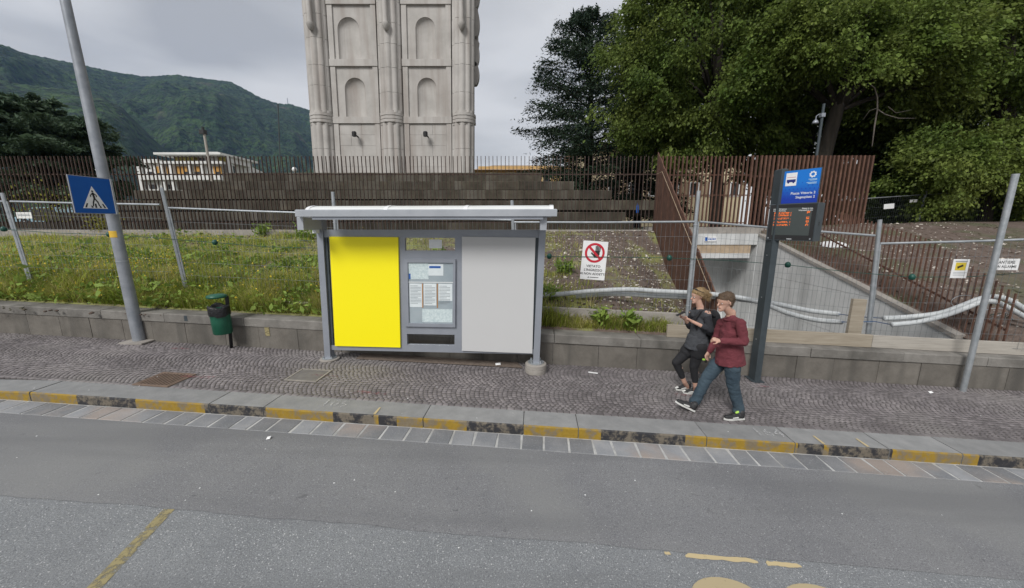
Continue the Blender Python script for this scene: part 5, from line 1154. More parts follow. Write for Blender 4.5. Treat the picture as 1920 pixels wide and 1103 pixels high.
b = MB(); b.tube([pRt, pRt + (pRt - pR).normalized() * .012], .043, 14); b.build('end_cap', M['alu_light'], rp_)
# green festoon cable with lamp holders
fc = thing('cable_string', at_n(600, 466, 7.3), 'sagging green cable with green plastic holders tied along the mesh fence', 'cable')
cpx = [(-60, 425), (7, 430), (100, 437), (205, 440), (300, 447), (403, 455), (500, 463), (610, 466), (800, 474), (960, 480), (1030, 481), (1140, 482), (1255, 484), (1370, 489), (1477, 497), (1590, 510), (1710, 520), (1820, 519), (1950, 510)]
b = MB(); b.tube([at_n(x, y, 7.3 if x < 1650 else 7.1) for x, y in cpx], .006, 6); b.build('cable', M['green_plastic'], fc, smooth=True)
for x, y in ((7, 430), (205, 440), (403, 455), (1030, 481), (1255, 484), (1477, 497), (1710, 520)):
    p = at_n(x, y, 7.28 if x < 1650 else 7.08); b = MB(); b.lathe([(.02, -.05), (.045, -.035), (.05, .02), (.03, .05), (.012, .06)], p, 10); b.build('lamp_holder', M['green_plastic'], fc, smooth=True)

# prohibition sign on the fence
TLp, TRp, BRp, BLp = [at_n(x, y, 7.31) for x, y in ((1094, 452), (1141, 452), (1133, 526), (1087, 524))]
ctr = (TLp + TRp + BRp + BLp) / 4; ax_ = (TRp - TLp).normalized(); ay_ = (TLp - BLp).normalized(); ax_ = (ax_ - ay_ * ax_.dot(ay_)).normalized(); hw_, hh_ = (TRp - TLp).length / 2, (TLp - BLp).length / 2
ps_ = thing('prohibition_sign', ctr, 'white no entry sign with red ring and black hand tied to the fence', 'sign'); plate(ctr, hw_, hh_, .006, M['white_paint'], 'panel', ps_, ax_, ay_)
ring = []; cy, ro, ri = hh_ * .4, hw_ * .8, hw_ * .62
for k_ in range(32):
    a0_, a1_ = 2 * PI * k_ / 32, 2 * PI * (k_ + 1) / 32; ring.append([(ri * math.cos(a0_), cy + ri * math.sin(a0_)), (ro * math.cos(a0_), cy + ro * math.sin(a0_)), (ro * math.cos(a1_), cy + ro * math.sin(a1_)), (ri * math.cos(a1_), cy + ri * math.sin(a1_))])
hd = [[(-.01, -.1), (.07, -.1), (.1, -.03), (.1, .04), (.005, .045), (-.02, -.02)], limb((.0, -.07), (-.07, 0.0), .03)] + [limb((.02 + q * .026, .03), (.018 + q * .028, .12 + (.02, .035, .03, .005)[q]), .021) for q in range(4)]
flat(ps_, 'hand_symbol', M['black'], [[(x * .95, cy + y * .95) for x, y in p] for p in hd], ctr, ax_, ay_, .0015); flat(ps_, 'red_ring', M['red_paint'], ring, ctr, ax_, ay_, .003); flat(ps_, 'red_bar', M['red_paint'], [limb((-ri * .75, cy + ri * .75), (ri * .75, cy - ri * .75), .045)], ctr, ax_, ay_, .0045)
for s_, y in (('VIETATO', -.3), ("L'INGRESSO", -.5), ('AI NON ADDETTI', -.7)): text_mesh('lettering', s_, ctr + ay_ * (hh_ * y), ax_, ay_, .068 if len(s_) < 12 else .062, M['black'], ps_, 'CENTER', .002, .0012)
flat(ps_, 'maker_logo', M['black'], [[(-.1, -hh_ * .9), (-.06, -hh_ * .9), (-.07, -hh_ * .84)], [(-.05, -hh_ * .89), (.12, -hh_ * .89), (.12, -hh_ * .86), (-.05, -hh_ * .86)]], ctr, ax_, ay_, .002)
# small notices on the right panel
def notice(px, py, w, h, n_, label, tilt=0):
    p = at_n(px, py, n_); t = thing('notice_sign', p, label, 'sign'); axx = (UDIR + ZUP * tilt).normalized(); ayy = axx.cross(NDIR) * -1; ayy = (ZUP - axx * ZUP.dot(axx)).normalized(); plate(p, w / 2, h / 2, .005, M['white_paint'], 'panel', t, axx, ayy); return t, p, axx, ayy
t, p, axx, ayy = notice(1800, 504, .27, .34, 7.03, 'white notice with yellow camera warning square on the right fence panel')
M['yellow_print'] = mat('yellow_print', (.6, .45, .03), (.65, .5, .05), 5, .6); flat(t, 'yellow_square', M['yellow_print'], [[(-.085, -.03), (.085, -.03), (.085, .11), (-.085, .11)]], p, axx, ayy, .001); flat(t, 'camera_symbol', M['black'], [limb((-.05, .02), (.04, .06), .035), limb((-.03, .03), (-.04, -.0), .015)], p, axx, ayy, .0025); flat(t, 'small_print', M['print_grey'], [[(-.1, y), (.1, y), (.1, y + .006), (-.1, y + .006)] for y in (-.07, -.095, -.12)] + [[(-.1, .12), (.1, .12), (.1, .14), (-.1, .14)]], p, axx, ayy, .001)
t, p, axx, ayy = notice(1884, 496, .46, .2, 6.95, 'white two line lettered notice partly hidden by the leaning post'); text_mesh('lettering', 'CANTIERE', p + ayy * .035, axx, ayy, .07, M['black'], t, 'CENTER', .001, .001); text_mesh('lettering', 'CON ALLARME', p - ayy * .04, axx, ayy, .058, M['black'], t, 'CENTER', .001, .001)

# ---------------------------------------------------------------- conduits, planks, edging
def conduit(name, px, n_, label, r=.05, back=0):
    P_ = [at_n(x, y, n_ + back) for x, y in px]; P2 = []
    for i in range(len(P_) - 1):
        p0, p1, p2, p3 = P_[max(i - 1, 0)], P_[i], P_[i + 1], P_[min(i + 2, len(P_) - 1)]; m = max(2, int((p2 - p1).length / .0125))
        for k_ in range(m):
            t_ = k_ / m; P2.append(.5 * ((2 * p1) + (p2 - p0) * t_ + (2 * p0 - 5 * p1 + 4 * p2 - p3) * t_ * t_ + (3 * p1 - p0 - 3 * p2 + p3) * t_ ** 3))
    P2.append(P_[-1]); b_ = MB(); b_.tube(P2, r, 12, rs=[r * (1.0 if (k_ // 1) % 2 else .93) for k_ in range(len(P2))]); o_ = tag(b_.build(name, M['pipe'], None, smooth=True), label, 'pipe', 'corrugated conduits'); return o_
conduit('conduit', [(900, 560), (960, 556), (1015, 554), (1060, 551), (1110, 546), (1180, 543), (1230, 546), (1290, 549), (1345, 553), (1400, 561), (1440, 573), (1480, 588), (1530, 600), (1578, 604)], 7.5, 'white corrugated pipe running from the shelter past the couple, upper of two')
conduit('conduit', [(1080, 556), (1130, 552), (1180, 552), (1230, 555), (1290, 557), (1345, 557), (1400, 563), (1440, 567), (1480, 575), (1520, 583), (1572, 589)], 7.62, 'lower white corrugated pipe lying behind the couple')
conduit('conduit', [(1657, 597), (1700, 595), (1760, 588), (1800, 575), (1840, 560), (1870, 557), (1900, 567), (1935, 590), (1980, 620)], 7.32, 'thick white corrugated pipe arching up behind the leaning post')
conduit('conduit', [(1672, 609), (1720, 604), (1770, 592), (1810, 578), (1840, 566), (1865, 566), (1890, 577), (1925, 597), (1970, 625)], 7.2, 'nearer white corrugated pipe with its cut end right of the wooden block', .046)
for px, n_, lb_ in (([(1578, 604), (1600, 604), (1640, 603), (1672, 609)], 7.25, 'blue cable linking the nearer cut pipe ends'), ([(1572, 589), (1610, 594), (1657, 597)], 7.4, 'dark blue cable linking the upper pipe ends')):
    b = MB(); b.tube([at_n(x, y, n_) for x, y in px], .008, 6); tag(b.build('cable', mat('cable_blue', (.03, .07, .16), (.04, .09, .2), 4, .5), None, smooth=True), lb_, 'cable')
def spx(px, py, n_): p = at_n(px, py, n_); return UN(p.x, p.y)[0]
NP = 6.8; zc_top = K + WH
def plank(u0, u1, n0, h, label, m, tilt=0.0):
    b_ = MB(); b_.bevbox((u0, n0, zc_top + .004), (u1, n0 + .05, zc_top + .004 + h), .004, lambda a_, c_, z_: S(a_, c_ + tilt * (z_ - zc_top), z_)); o_ = tag(b_.build('plank', M[m]), label, 'plank'); return o_
plank(spx(1252, 610, NP), spx(1637, 630, NP), NP, .235, 'tan wooden board on edge on the wall behind the couple', 'wood'); plank(spx(1639, 630, NP), spx(1640, 640, NP) + 4.4, NP + .01, .225, 'greyish wooden board on edge along the wall at right', 'wood_grey')
b = MB(); uu = spx(1605, 600, 7.1); b.bevbox((uu - .12, 7.08, .3), (uu + .12, 7.14, at_n(1605, 561, 7.1).z + SLOPE * uu), .005, S); tag(b.build('wooden_block', M['wood']), 'upright wooden board between the cut pipe ends', 'board')
ce = thing('concrete_edging', S(-1, 7.12, .9), 'thin grey concrete edging strip in the grass behind the wall', 'edging')
u_ = -6.2
while u_ < spx(1285, 590, 7.16):
    u2 = min(u_ + 1.95, spx(1285, 590, 7.16)); b = MB(); b.bevbox((u_, 7.13, .55), (u2 - .01, 7.19, 1.12 if u_ > -.5 else .97), .006, S); b.build('edging_block', M['concrete_old'], ce); u_ += 1.95

# ---------------------------------------------------------------- ironwork, paint, litter on the ground
gr = thing('drain_grating', S(-5.7, 5.04, K), 'rusty iron grating set in the cobbles beside the kerb', 'grating')
M['iron'] = mat('iron', (.14, .1, .075), (.22, .15, .11), 12, .8, .2)
b = MB(); b.box((-6.0, 4.79, K - .02), (-5.44, 4.83, K + .004), S); b.box((-6.0, 5.23, K - .02), (-5.44, 5.27, K + .004), S); b.box((-6.0, 4.831, K - .02), (-5.97, 5.229, K + .003), S); b.box((-5.47, 4.831, K - .02), (-5.44, 5.229, K + .003), S); b.build('frame', M['iron'], gr)
for k_ in range(9): b = MB(); u_ = -5.955 + k_ * .0555; b.box((u_, 4.831, K - .018), (u_ + .026, 5.229, K + .002), S); b.build('bar', M['iron'], gr)
ht = thing('access_hatch', S(-3.7, 5.48, K), 'square grey metal hatch with red spray in the cobbles', 'hatch'); M['hatch'] = mat('hatch', (.14, .13, .125), (.19, .18, .17), 8, .8, .2)
b = MB(); b.bevbox((-3.93, 5.28, K - .02), (-3.47, 5.69, K + .003), .006, S); b.build('cover', M['hatch'], ht)
b = MB()
for q in (((-3.965, 5.25), (-3.435, 5.275)), ((-3.965, 5.695), (-3.435, 5.72)), ((-3.965, 5.276), (-3.935, 5.694)), ((-3.465, 5.276), (-3.435, 5.694))): b.box((*q[0], K - .02), (*q[1], K + .005), S)
b.build('frame', M['concrete_old'], ht)
def worn(name, colr, thr=(.45, .6), sc=14):
    m = bpy.data.materials.new(name); m.use_nodes = True; t = m.node_tree; nn, ll = t.nodes.new, t.links.new; b_ = t.nodes['Principled BSDF']; b_.inputs['Base Color'].default_value = (*colr, 1); b_.inputs['Roughness'].default_value = .85
    g_ = nn('ShaderNodeNewGeometry'); no = nn('ShaderNodeTexNoise'); no.inputs['Scale'].default_value = sc; no.inputs['Detail'].default_value = 8; no.inputs['Roughness'].default_value = .75; ll(g_.outputs['Position'], no.inputs['Vector'])
    mr = nn('ShaderNodeMapRange'); mr.inputs[1].default_value = thr[0]; mr.inputs[2].default_value = thr[1]; ll(no.outputs['Fac'], mr.inputs[0]); tr = nn('ShaderNodeBsdfTransparent'); mx = nn('ShaderNodeMixShader'); ll(mr.outputs[0], mx.inputs[0]); ll(tr.outputs[0], mx.inputs[1]); ll(b_.outputs[0], mx.inputs[2]); ll(mx.outputs[0], t.nodes['Material Output'].inputs['Surface']); return m
M['worn_yellow'] = worn('worn_yellow', (.3, .255, .13), (.38, .54)); M['cream_paint'] = worn('cream_paint', (.52, .42, .24), (.25, .42)); M['red_spray'] = worn('red_spray', (.34, .08, .1), (.5, .7), 22); M['chalk'] = worn('chalk', (.5, .5, .5), (.42, .6), 40); M['blob_paint'] = worn('blob_paint', (.42, .345, .21), (.22, .4), 18)
def mark(name, poly, h, m): 
    b_ = MB(); b_.add([S(a_, c_, h) for a_, c_ in poly], [tuple(range(len(poly)))]); return tag(b_.build(name, m), kind='structure')
mark('yellow_line', [(-3.41, 2.77), (-3.31, 2.78), (-2.99, 1.5), (-3.1, 1.5)], .004, M['worn_yellow'])
def rough_strip(u0, u1, n0, w, seed):
    r_ = random.Random(seed); k_ = 14; top_ = [(u0 + (u1 - u0) * i / k_, n0 + w * (1 if 0 < i < k_ else .5) + r_.uniform(-.006, .004)) for i in range(k_ + 1)]; bot = [(u0 + (u1 - u0) * i / k_, n0 + r_.uniform(-.006, .006)) for i in range(k_, -1, -1)]; return bot[::-1] + top_[::-1]
mark('yellow_dash', rough_strip(1.30, 1.895, 2.725, .045, 1), .0045, M['cream_paint']); mark('yellow_dash', rough_strip(1.96, 2.24, 2.715, .042, 2), .0045, M['cream_paint']); mark('yellow_dash', rough_strip(1.13, 1.18, 2.735, .03, 3), .0045, M['cream_paint'])
def bump_(u0, u1, nt_, nb_): return [(u0, nb_)] + [((u0 + u1) / 2 - (u1 - u0) / 2 * math.cos(PI * k_ / 16), nb_ + .35 + (nt_ - nb_ - .35) * math.sin(PI * k_ / 16) ** .5) for k_ in range(17)] + [(u1, nb_)]
mark('painted_letter', bump_(1.17, 1.82, 2.565, 1.7), .0045, M['blob_paint']); mark('painted_letter', bump_(1.85, 2.5, 2.575, 1.7), .0045, M['blob_paint'])
for (a_, c_), (d_, e_) in (((-3.65, 5.47), (-3.2, 5.5)), ((-5.6, 5.12), (-5.05, 5.2)), ((-6.9, 6.25), (-6.55, 6.3)), ((3.75, 6.08), (4.1, 6.12)), ((2.2, 5.55), (2.5, 5.6)), ((-2.7, 4.95), (-2.2, 5.02))): mark('red_spray_mark', [(a_, c_), (d_, c_ + .01), (d_, e_ + .01), (a_ + .05, e_ + .03)], K + .007, M['red_spray'])
for uu in (-2.12, 3.635, 4.165): mark('yellow_tick', [(uu - .018, N_KERB + .02), (uu + .018, N_KERB + .02), (uu + .012, N_KERB + .2), (uu - .012, N_KERB + .2)], K + .006, M['cream_paint'])
for s_, px, py, ang in (('105', 628, 757, 0), ('164', 1440, 812, 0)):
    p = on_street(px, py, K + .005); o_ = text_mesh('chalk_number', s_, p, UDIR - ZUP * SLOPE, NDIR, .26, M['chalk'], None, 'CENTER', .003); tag(o_, kind='structure')
mark('mortar_patch', [(-3.3, 6.27), (-.2, 6.3), (-.3, 6.56), (-2.0, 6.58), (-3.3, 6.58)], K + .008, mat('dirt_patch', (.13, .1, .08), (.19, .15, .12), 9, .9, .4))
def scrap(name, px, py, h, ln_, wd_, label, cat, m='white_paint', ang=0):
    p = on_street(px, py, h); b_ = MB(); d = V((math.cos(ang), math.sin(ang), -SLOPE)); e_ = V((-math.sin(ang), math.cos(ang), 0)); b_.add([p + d * -ln_ + e_ * -wd_, p + d * ln_ + e_ * -wd_ + V((0, 0, .012)), p + d * ln_ * .8 + e_ * wd_ + V((0, 0, .03)), p + d * -ln_ + e_ * wd_ + V((0, 0, .018)), p + V((0, 0, .028))], [(0, 1, 4), (1, 2, 4), (2, 3, 4), (3, 0, 4)]); tag(b_.build(name, M[m]), label, cat)
scrap('paper_scrap', 934, 684, K + .006, .05, .03, 'crumpled white paper by the right shelter foot', 'litter'); scrap('paper_scrap', 504, 823, .006, .025, .018, 'white paper scrap on the road below the gutter', 'litter'); scrap('paper_scrap', 1745, 737, K + .006, .03, .018, 'white scrap on the cobbles near the leaning post', 'litter')
b = MB(); p = on_street(1112, 699, K + .012); b.obox(p, V((.08, -.02, -.003)), V((.003, .012, 0)), ZUP * .007); tag(b.build('white_stick', M['white_paint']), 'white plastic strip lying on the cobbles right of the shelter', 'litter')
g = np.random.default_rng(60); pv, pfc = [], []
for k_ in range(80):
    u_ = g.uniform(-9, 7); n_ = g.uniform(1.6, 6.5); h = K + .003 if n_ > 4.45 else .006; p = S(u_, n_, h); s_ = g.uniform(.004, .012); a0_ = g.uniform(0, PI); pts = [p + V((math.cos(a0_ + q * PI / 3) * s_ * g.uniform(.6, 1.2), math.sin(a0_ + q * PI / 3) * s_ * g.uniform(.6, 1.2), .001)) for q in range(6)]; j = len(pv); pv += [tuple(q) for q in pts]; pfc.append(list(range(j, j + 6)))
tag(fastmesh('gum_specks', pv, pfc, M['white_paint']), 'tiny white gum and paper specks on road and pavement', 'litter', kind='stuff')
pbx = thing('wall_tag', st0(-6.45, 6.58, .75), 'small dark metal plate fixed on the wall left of the bin', 'plate'); p = at_n(349, 597, 6.585); b = MB(); b.obox(p, UDIR * .035, NDIR * .01, ZUP * .055); b.build('plate', M['dark_steel'], pbx); pbx.location = p; bpy.context.view_layer.update()
for c in pbx.children:
    for v in c.data.vertices: v.co += st0(-6.45, 6.58, .75) - p
b = MB(); p = at_n(501, 622, 6.59); b.obox(p, UDIR * .045, NDIR * .003, ZUP * .085); tag(b.build('yellow_paint_patch', M['worn_yellow']), 'faded yellow paint patch on the low wall right of the bin', 'paint mark')

b = MB(); p = at_Y(1563, 467, 11.4); p.z = zr_(p.x, p.y); r_ = random.Random(8); ptsw = [(p.x + .42 * math.cos(q * PI / 5) * r_.uniform(.7, 1.1), p.y + .3 * math.sin(q * PI / 5) * r_.uniform(.7, 1.1)) for q in range(10)]; b.add([V((x_, y_, zr_(x_, y_) + .02)) for x_, y_ in ptsw] + [V((x_ * .97 + p.x * .03, y_ * .97 + p.y * .03, zr_(x_, y_) + .07)) for x_, y_ in ptsw], [tuple(range(10, 20))] + [(q, (q + 1) % 10, 10 + (q + 1) % 10, 10 + q) for q in range(10)]); tag(b.build('white_slab', M['roof_white']), 'flat white plaster slab lying on the right hand soil slope', 'slab')
cw_ = thing('wire_coil', at_n(1880, 600, 7.6), 'loose grey and green wire coil on the soil behind the leaning post', 'wire coil')
for k_, (mm, rr_) in enumerate((('galv', .2), ('green_plastic', .16), ('galv', .24))):
    c = at_n(1880 - k_ * 6, 600 - k_ * 3, 7.6 + .05 * k_); b = MB(); b.tube([c + UDIR * rr_ * math.cos(q * PI / 10) + ZUP * rr_ * .75 * math.sin(q * PI / 10) + NDIR * .05 * math.sin(q * .7 + k_) for q in range(24)], .006, 6); b.build('loop', M[mm], cw_, smooth=True)
cw2 = thing('wire_loop', at_n(1805, 565, 7.6), 'thin grey wire loop above the arching pipe', 'wire coil'); c = at_n(1808, 566, 7.6); b = MB(); b.tube([c + UDIR * .24 * math.cos(q * PI / 9) + ZUP * .13 * math.sin(q * PI / 9) for q in range(17)], .006, 6); b.build('loop', M['galv'], cw2, smooth=True)
p = at_Y(540, 197, 2850); am = thing('antenna_mast', p, 'tiny antenna mast on the hill crest left of the tower', 'mast'); b = MB(); b.tube([p - V((0, 0, 30)), p + V((0, 0, 46))], 3, 6, rs=[4, 2]); b.build('mast_tube', M['galv'], am); b = MB(); b.box((p.x - 10, 2846, p.z - 5), (p.x + 10, 2854, p.z + 6)); b.build('mast_hut', M['galv'], am)
# ---------------------------------------------------------------- right background: second mesh fence with notices, car and notice behind the picket fence
YM = 15.6; t = thing('mesh_fence_panel', at_Y(1735, 446, YM), 'dim mesh fence under the trees at the top of the right slope', 'fence panel')
a0, a1 = at_Y(1600, 374, YM), at_Y(1990, 348, YM); zb = at_Y(1735, 448, YM).z
b = MB(); b.tube([a0, a1], .018, 6); b.build('top_rail', M['galv'], t)
for x_ in ((1738, 356), (1625, 370), (1900, 350)): p = at_Y(*x_, YM); b = MB(); b.tube([V((p.x - .15, YM, zb - .2)), p + V((0, 0, .05))], .035, 8); b.build('post', M['lamp_steel'], t)
v_, f_ = [], []
for k_ in range(1, 100): p = a0.lerp(a1, k_ / 100); wire(p, V((p.x, p.y, zb - .1)), .002)
for hh_ in (.4, .8, 1.2, 1.6): wire(a0 - V((0, 0, hh_)), a1 - V((0, 0, hh_)), .002)
fastmesh('wire_mesh', [tuple(p) for p in v_], f_, M['wire'], t, kind='stuff')
for px, py, w, h, lb_ in ((1667, 387, .42, .2, 'grey blank board on the dim fence under the trees, left one'), (1713, 377, .3, .11, 'small pale board beside the dim fence post')):
    p = at_Y(px, py, YM - .05); tt = thing('notice_board', p, lb_, 'sign'); plate(p, w / 2, h / 2, .006, M['white_paint'], 'panel', tt, V((1, 0, .08)).normalized(), V((-.08, 0, 1)).normalized())
p = at_Y(45, 404, YF - .06); tt = thing('notice_board', p, 'white notice board hung on the picket fence at far left', 'sign'); plate(p, .26, .105, .006, M['white_paint'], 'panel', tt, V((1, 0, 0)), ZUP); flat(tt, 'print_lines', M['print_grey'], [[(-.2, y), (.2, y), (.2, y + .02), (-.2, y + .02)] for y in (.03, -.02)], p, V((1, 0, 0)), ZUP, .001)
# parked car glimpsed through the fence
p = at_Y(106, 400, 26); p.z = ZP; cr = thing('parked_car', p, 'light blue car seen through the picket fence at left', 'car'); M['car_paint'] = mat('car_paint', (.25, .38, .45), (.28, .42, .5), 2, .25)
sec = [(-1.95, .35), (-1.95, .75), (-1.1, .9), (-.6, 1.38), (.75, 1.42), (1.35, .95), (2.0, .85), (2.05, .35)]
b = MB(); b.prism(sec, p + V((0, -.8, 0)), V((1, 0, 0)), ZUP, V((0, 1.6, 0))); bd = b.build('body', M['car_paint'], cr)
for pl in ([(-.95, .93), (-.55, 1.32), (.05, 1.34), (.05, .93)], [(.12, .93), (.12, 1.34), (.7, 1.36), (1.15, .97)]): b = MB(); b.prism(pl, p + V((0, -.806, 0)), V((1, 0, 0)), ZUP, V((0, -.004, 0))); b.build('window', M['glass_dark'], cr)
for x_ in (-1.25, 1.3):
    for y_ in (-.75, .75): b = MB(); b.tube([p + V((x_, y_ - .1, .32)), p + V((x_, y_ + .1, .32))], .32, 16); wh = b.build('wheel', M['black'], cr); b = MB(); b.tube([p + V((x_, y_ - .105, .32)), p + V((x_, y_ + .105, .32))], .19, 12); b.build('rim', M['galv'], wh)
# ---------------------------------------------------------------- people
def rcone(mb, p0, p1, r0, r1, flat_ax=None, fl=1.0, seg=14):
    "tapered capsule from p0 to p1, optionally flattened along an axis"
    p0, p1 = V(p0), V(p1); d = p1 - p0; l = d.length
    if l < 1e-5: d = V((0, 0, 1)); l = 1e-5
    t = d.normalized(); a = t.cross(V((0, 0, 1)) if abs(t.z) < .9 else V((1, 0, 0))).normalized(); c = a.cross(t)
    rings = [(-r0 * math.cos(x), r0 * math.sin(x)) for x in (.25, .6, 1.0, 1.35)] + [(0, r0), (l * .5, (r0 + r1) / 2), (l, r1)] + [(l + r1 * math.sin(x), r1 * math.cos(x)) for x in (.25, .6, 1.0, 1.35)]
    vs_ = []
    for x, r in rings:
        for k in range(seg):
            an = 2 * PI * k / seg; vs_.append(p0 + t * x + (a * math.cos(an) + c * math.sin(an)) * r)
    if flat_ax is not None:
        f = V(flat_ax).normalized(); vs_ = [q - f * ((q - p0).dot(f) - max(0, min(1, (q - p0).dot(t) / l)) * d.dot(f)) * (1 - fl) for q in vs_]
    n = len(rings); fs = [(i * seg + k, i * seg + (k + 1) % seg, (i + 1) * seg + (k + 1) % seg, (i + 1) * seg + k) for i in range(n - 1) for k in range(seg)]
    fs += [tuple(range(seg - 1, -1, -1)), tuple(range((n - 1) * seg, n * seg))]; mb.add(vs_, fs)
def ecyl(mb, p0, p1, r0, r1, flat_ax, fl, seg=20):
    "flat ended elliptical section of a garment"
    p0, p1 = V(p0), V(p1); f = V(flat_ax).normalized(); t = (p1 - p0).normalized(); a = (f - t * f.dot(t)).normalized(); c = t.cross(a); vs_ = []
    for p, r in ((p0, r0), (p1, r1)):
        for k in range(seg): an = 2 * PI * k / seg; vs_.append(p + a * math.cos(an) * r * fl + c * math.sin(an) * r)
    mb.add(vs_, [(k, (k + 1) % seg, seg + (k + 1) % seg, seg + k) for k in range(seg)] + [tuple(range(seg - 1, -1, -1)), tuple(range(seg, 2 * seg))])
from mathutils import noise as mnoise
def folds(o, amp, sc=(11, 11, 20)):
    me = o.data; nrm_ = [v.normal.copy() for v in me.vertices]
    for v, nv in zip(me.vertices, nrm_):
        p = V((v.co.x * sc[0], v.co.y * sc[1], v.co.z * sc[2])); v.co += nv * amp * (mnoise.noise(p) + .6 * (1 - 2 * abs(mnoise.noise(p * 1.7 + V((3, 1, 7))))))
    return o
def strands(o, n, ln, m, parent, bias, seed):
    g = random.Random(seed); me = o.data; off = wloc(parent); vs_, fs = [], []
    for k in range(n):
        v = me.vertices[g.randrange(len(me.vertices))]; p = v.co + off; d = (v.normal * g.uniform(.1, .5) + bias + V((g.uniform(-.4, .4), g.uniform(-.4, .4), g.uniform(-.4, .3)))).normalized(); s = d.cross(v.normal)
        if s.length < 1e-4: continue
        s = s.normalized() * .0022; l = ln * g.uniform(.5, 1.2); j = len(vs_); q = p + d * l; vs_ += [p - s, p + s, q + V((0, 0, -.006))]; fs.append((j, j + 1, j + 2))
    return fastmesh('hair_strands', [tuple(q) for q in vs_], fs, m, parent, kind='stuff')
def remesh(mb, name, m, parent, voxel=.008, it=6, fac=.5):
    me = mb.mesh(name, wloc(parent)); ob = bpy.data.objects.new(name, me); COL.objects.link(ob)
    md = ob.modifiers.new('r', 'REMESH'); md.mode = 'VOXEL'; md.voxel_size = voxel; md.use_smooth_shade = True
    s_ = ob.modifiers.new('s', 'SMOOTH'); s_.iterations = it; s_.factor = fac
    dg = bpy.context.evaluated_depsgraph_get(); me2 = bpy.data.meshes.new_from_object(ob.evaluated_get(dg)); bpy.data.objects.remove(ob)
    me2.name = name; me2.materials.clear(); return link(name, me2, m, parent)
def hand(mb, wrist, d, nrm, side, curl=.9, sc=1.0):
    "palm, four unequal curled fingers and a thumb leaving the side of the palm"
    d, nrm = V(d).normalized(), V(nrm).normalized(); s = d.cross(nrm).normalized() * side; palm = wrist + d * .075 * sc
    rcone(mb, wrist, wrist + d * .03 * sc, .026 * sc, .032 * sc, nrm, .65); rcone(mb, wrist + d * .03 * sc, palm, .036 * sc, .04 * sc, nrm, .45)
    for k, ln_ in enumerate((.068, .078, .072, .056)):
        p = palm + s * (.03 - .0205 * k) * sc; dd = d.copy(); seg = ln_ * sc
        for j, fr_ in enumerate((.45, .32, .25)):
            an = curl * (.5 + .45 * j); dd = (d * math.cos(an) + nrm * math.sin(an)).normalized(); q = p + dd * seg * fr_; rcone(mb, p, q, .0092 * sc, .0082 * sc, seg=8); p = q
    p = wrist + d * .03 * sc + s * .03 * sc; q = p + (d * .6 + s * .55 + nrm * .45).normalized() * .04 * sc; rcone(mb, p, q, .013 * sc, .0105 * sc, seg=8); rcone(mb, q, q + (d * .8 + nrm * .6).normalized() * .03 * sc, .0105 * sc, .009 * sc, seg=8)
def head(mb, c, f, up, s, sc=1.0):
    "skull, jaw, cheeks, nose, chin and ears; c is the middle of the head"
    rcone(mb, c + up * .03 * sc - f * .018 * sc, c + up * .03 * sc + f * .018 * sc, .093 * sc, .088 * sc, s, .84); rcone(mb, c - up * .02 * sc + f * .02 * sc, c - up * .075 * sc + f * .048 * sc, .068 * sc, .04 * sc, s, .88)
    rcone(mb, c - up * .088 * sc + f * .066 * sc, c - up * .09 * sc + f * .07 * sc, .022 * sc, .022 * sc); rcone(mb, c + up * .012 * sc + f * .092 * sc, c - up * .022 * sc + f * .112 * sc, .009 * sc, .0135 * sc, seg=8)
    rcone(mb, c + up * .03 * sc + f * .085 * sc - s * .03 * sc, c + up * .03 * sc + f * .085 * sc + s * .03 * sc, .014 * sc, .014 * sc)
    rcone(mb, c - up * .052 * sc + f * .083 * sc - s * .014 * sc, c - up * .052 * sc + f * .083 * sc + s * .014 * sc, .0115 * sc, .0115 * sc, seg=8)
    for k in (-1, 1): rcone(mb, c + s * k * .078 * sc - f * .005 * sc + up * .015 * sc, c + s * k * .08 * sc - f * .01 * sc - up * .02 * sc, .014 * sc, .01 * sc, s, .6, 8)
def face_bits(parent, c, f, up, s, lip, sc=1.0):
    for k in (-1, 1):
        b_ = MB(); p = c + f * .081 * sc + s * k * .031 * sc + up * .006 * sc; b_.lathe([(.001, -.009), (.008, -.006), (.011, 0), (.008, .006), (.001, .009)], p, 10); e_ = b_.build('eye', M['white_paint'], parent, smooth=True)
        b_ = MB(); b_.lathe([(.001, -.005), (.005, -.003), (.0055, 0), (.005, .003), (.001, .005)], p + f * .0075, 8); b_.build('iris', M['black'], e_, smooth=True)
        b_ = MB(); rcone(b_, p + up * .02 * sc - s * .012 + f * .008, p + up * .021 * sc + s * .012 + f * .008, .0035, .003, seg=6); b_.build('eyebrow', M['hair_brown'], parent)
    b_ = MB(); rcone(b_, c - up * .052 * sc + f * .0935 * sc - s * .018 * sc, c - up * .052 * sc + f * .0935 * sc + s * .018 * sc, .0045, .0045, up, .8, 8); b_.build('mouth', lip, parent)
M['skin'] = mat('skin', (.46, .27, .2), (.52, .32, .245), 9, .55, .05, 60); M['skin'].node_tree.nodes['Principled BSDF'].inputs['Subsurface Weight'].default_value = .08
M['lip'] = mat('lip', (.38, .16, .13), (.42, .19, .15), 9, .5); M['hair_brown'] = mat('hair_brown', (.06, .036, .02), (.12, .075, .042), 40, .6, .6, 90); M['hair_blond'] = mat('hair_blond', (.2, .13, .06), (.34, .23, .11), 30, .55, .6, 90, stretch=(1, 1, .3))
M['maroon'] = mat('maroon', (.115, .022, .03), (.15, .032, .042), 7, .9, .7, 9, dist=.03); M['jeans'] = mat('jeans', (.022, .04, .058), (.05, .078, .1), 5, .9, .7, 12, dist=.02); M['charcoal'] = mat('charcoal', (.04, .043, .05), (.06, .063, .07), 7, .9, .6, 10, dist=.03); M['black_cloth'] = mat('black_cloth', (.01, .01, .012), (.017, .017, .02), 7, .85, .5, 14, dist=.02)
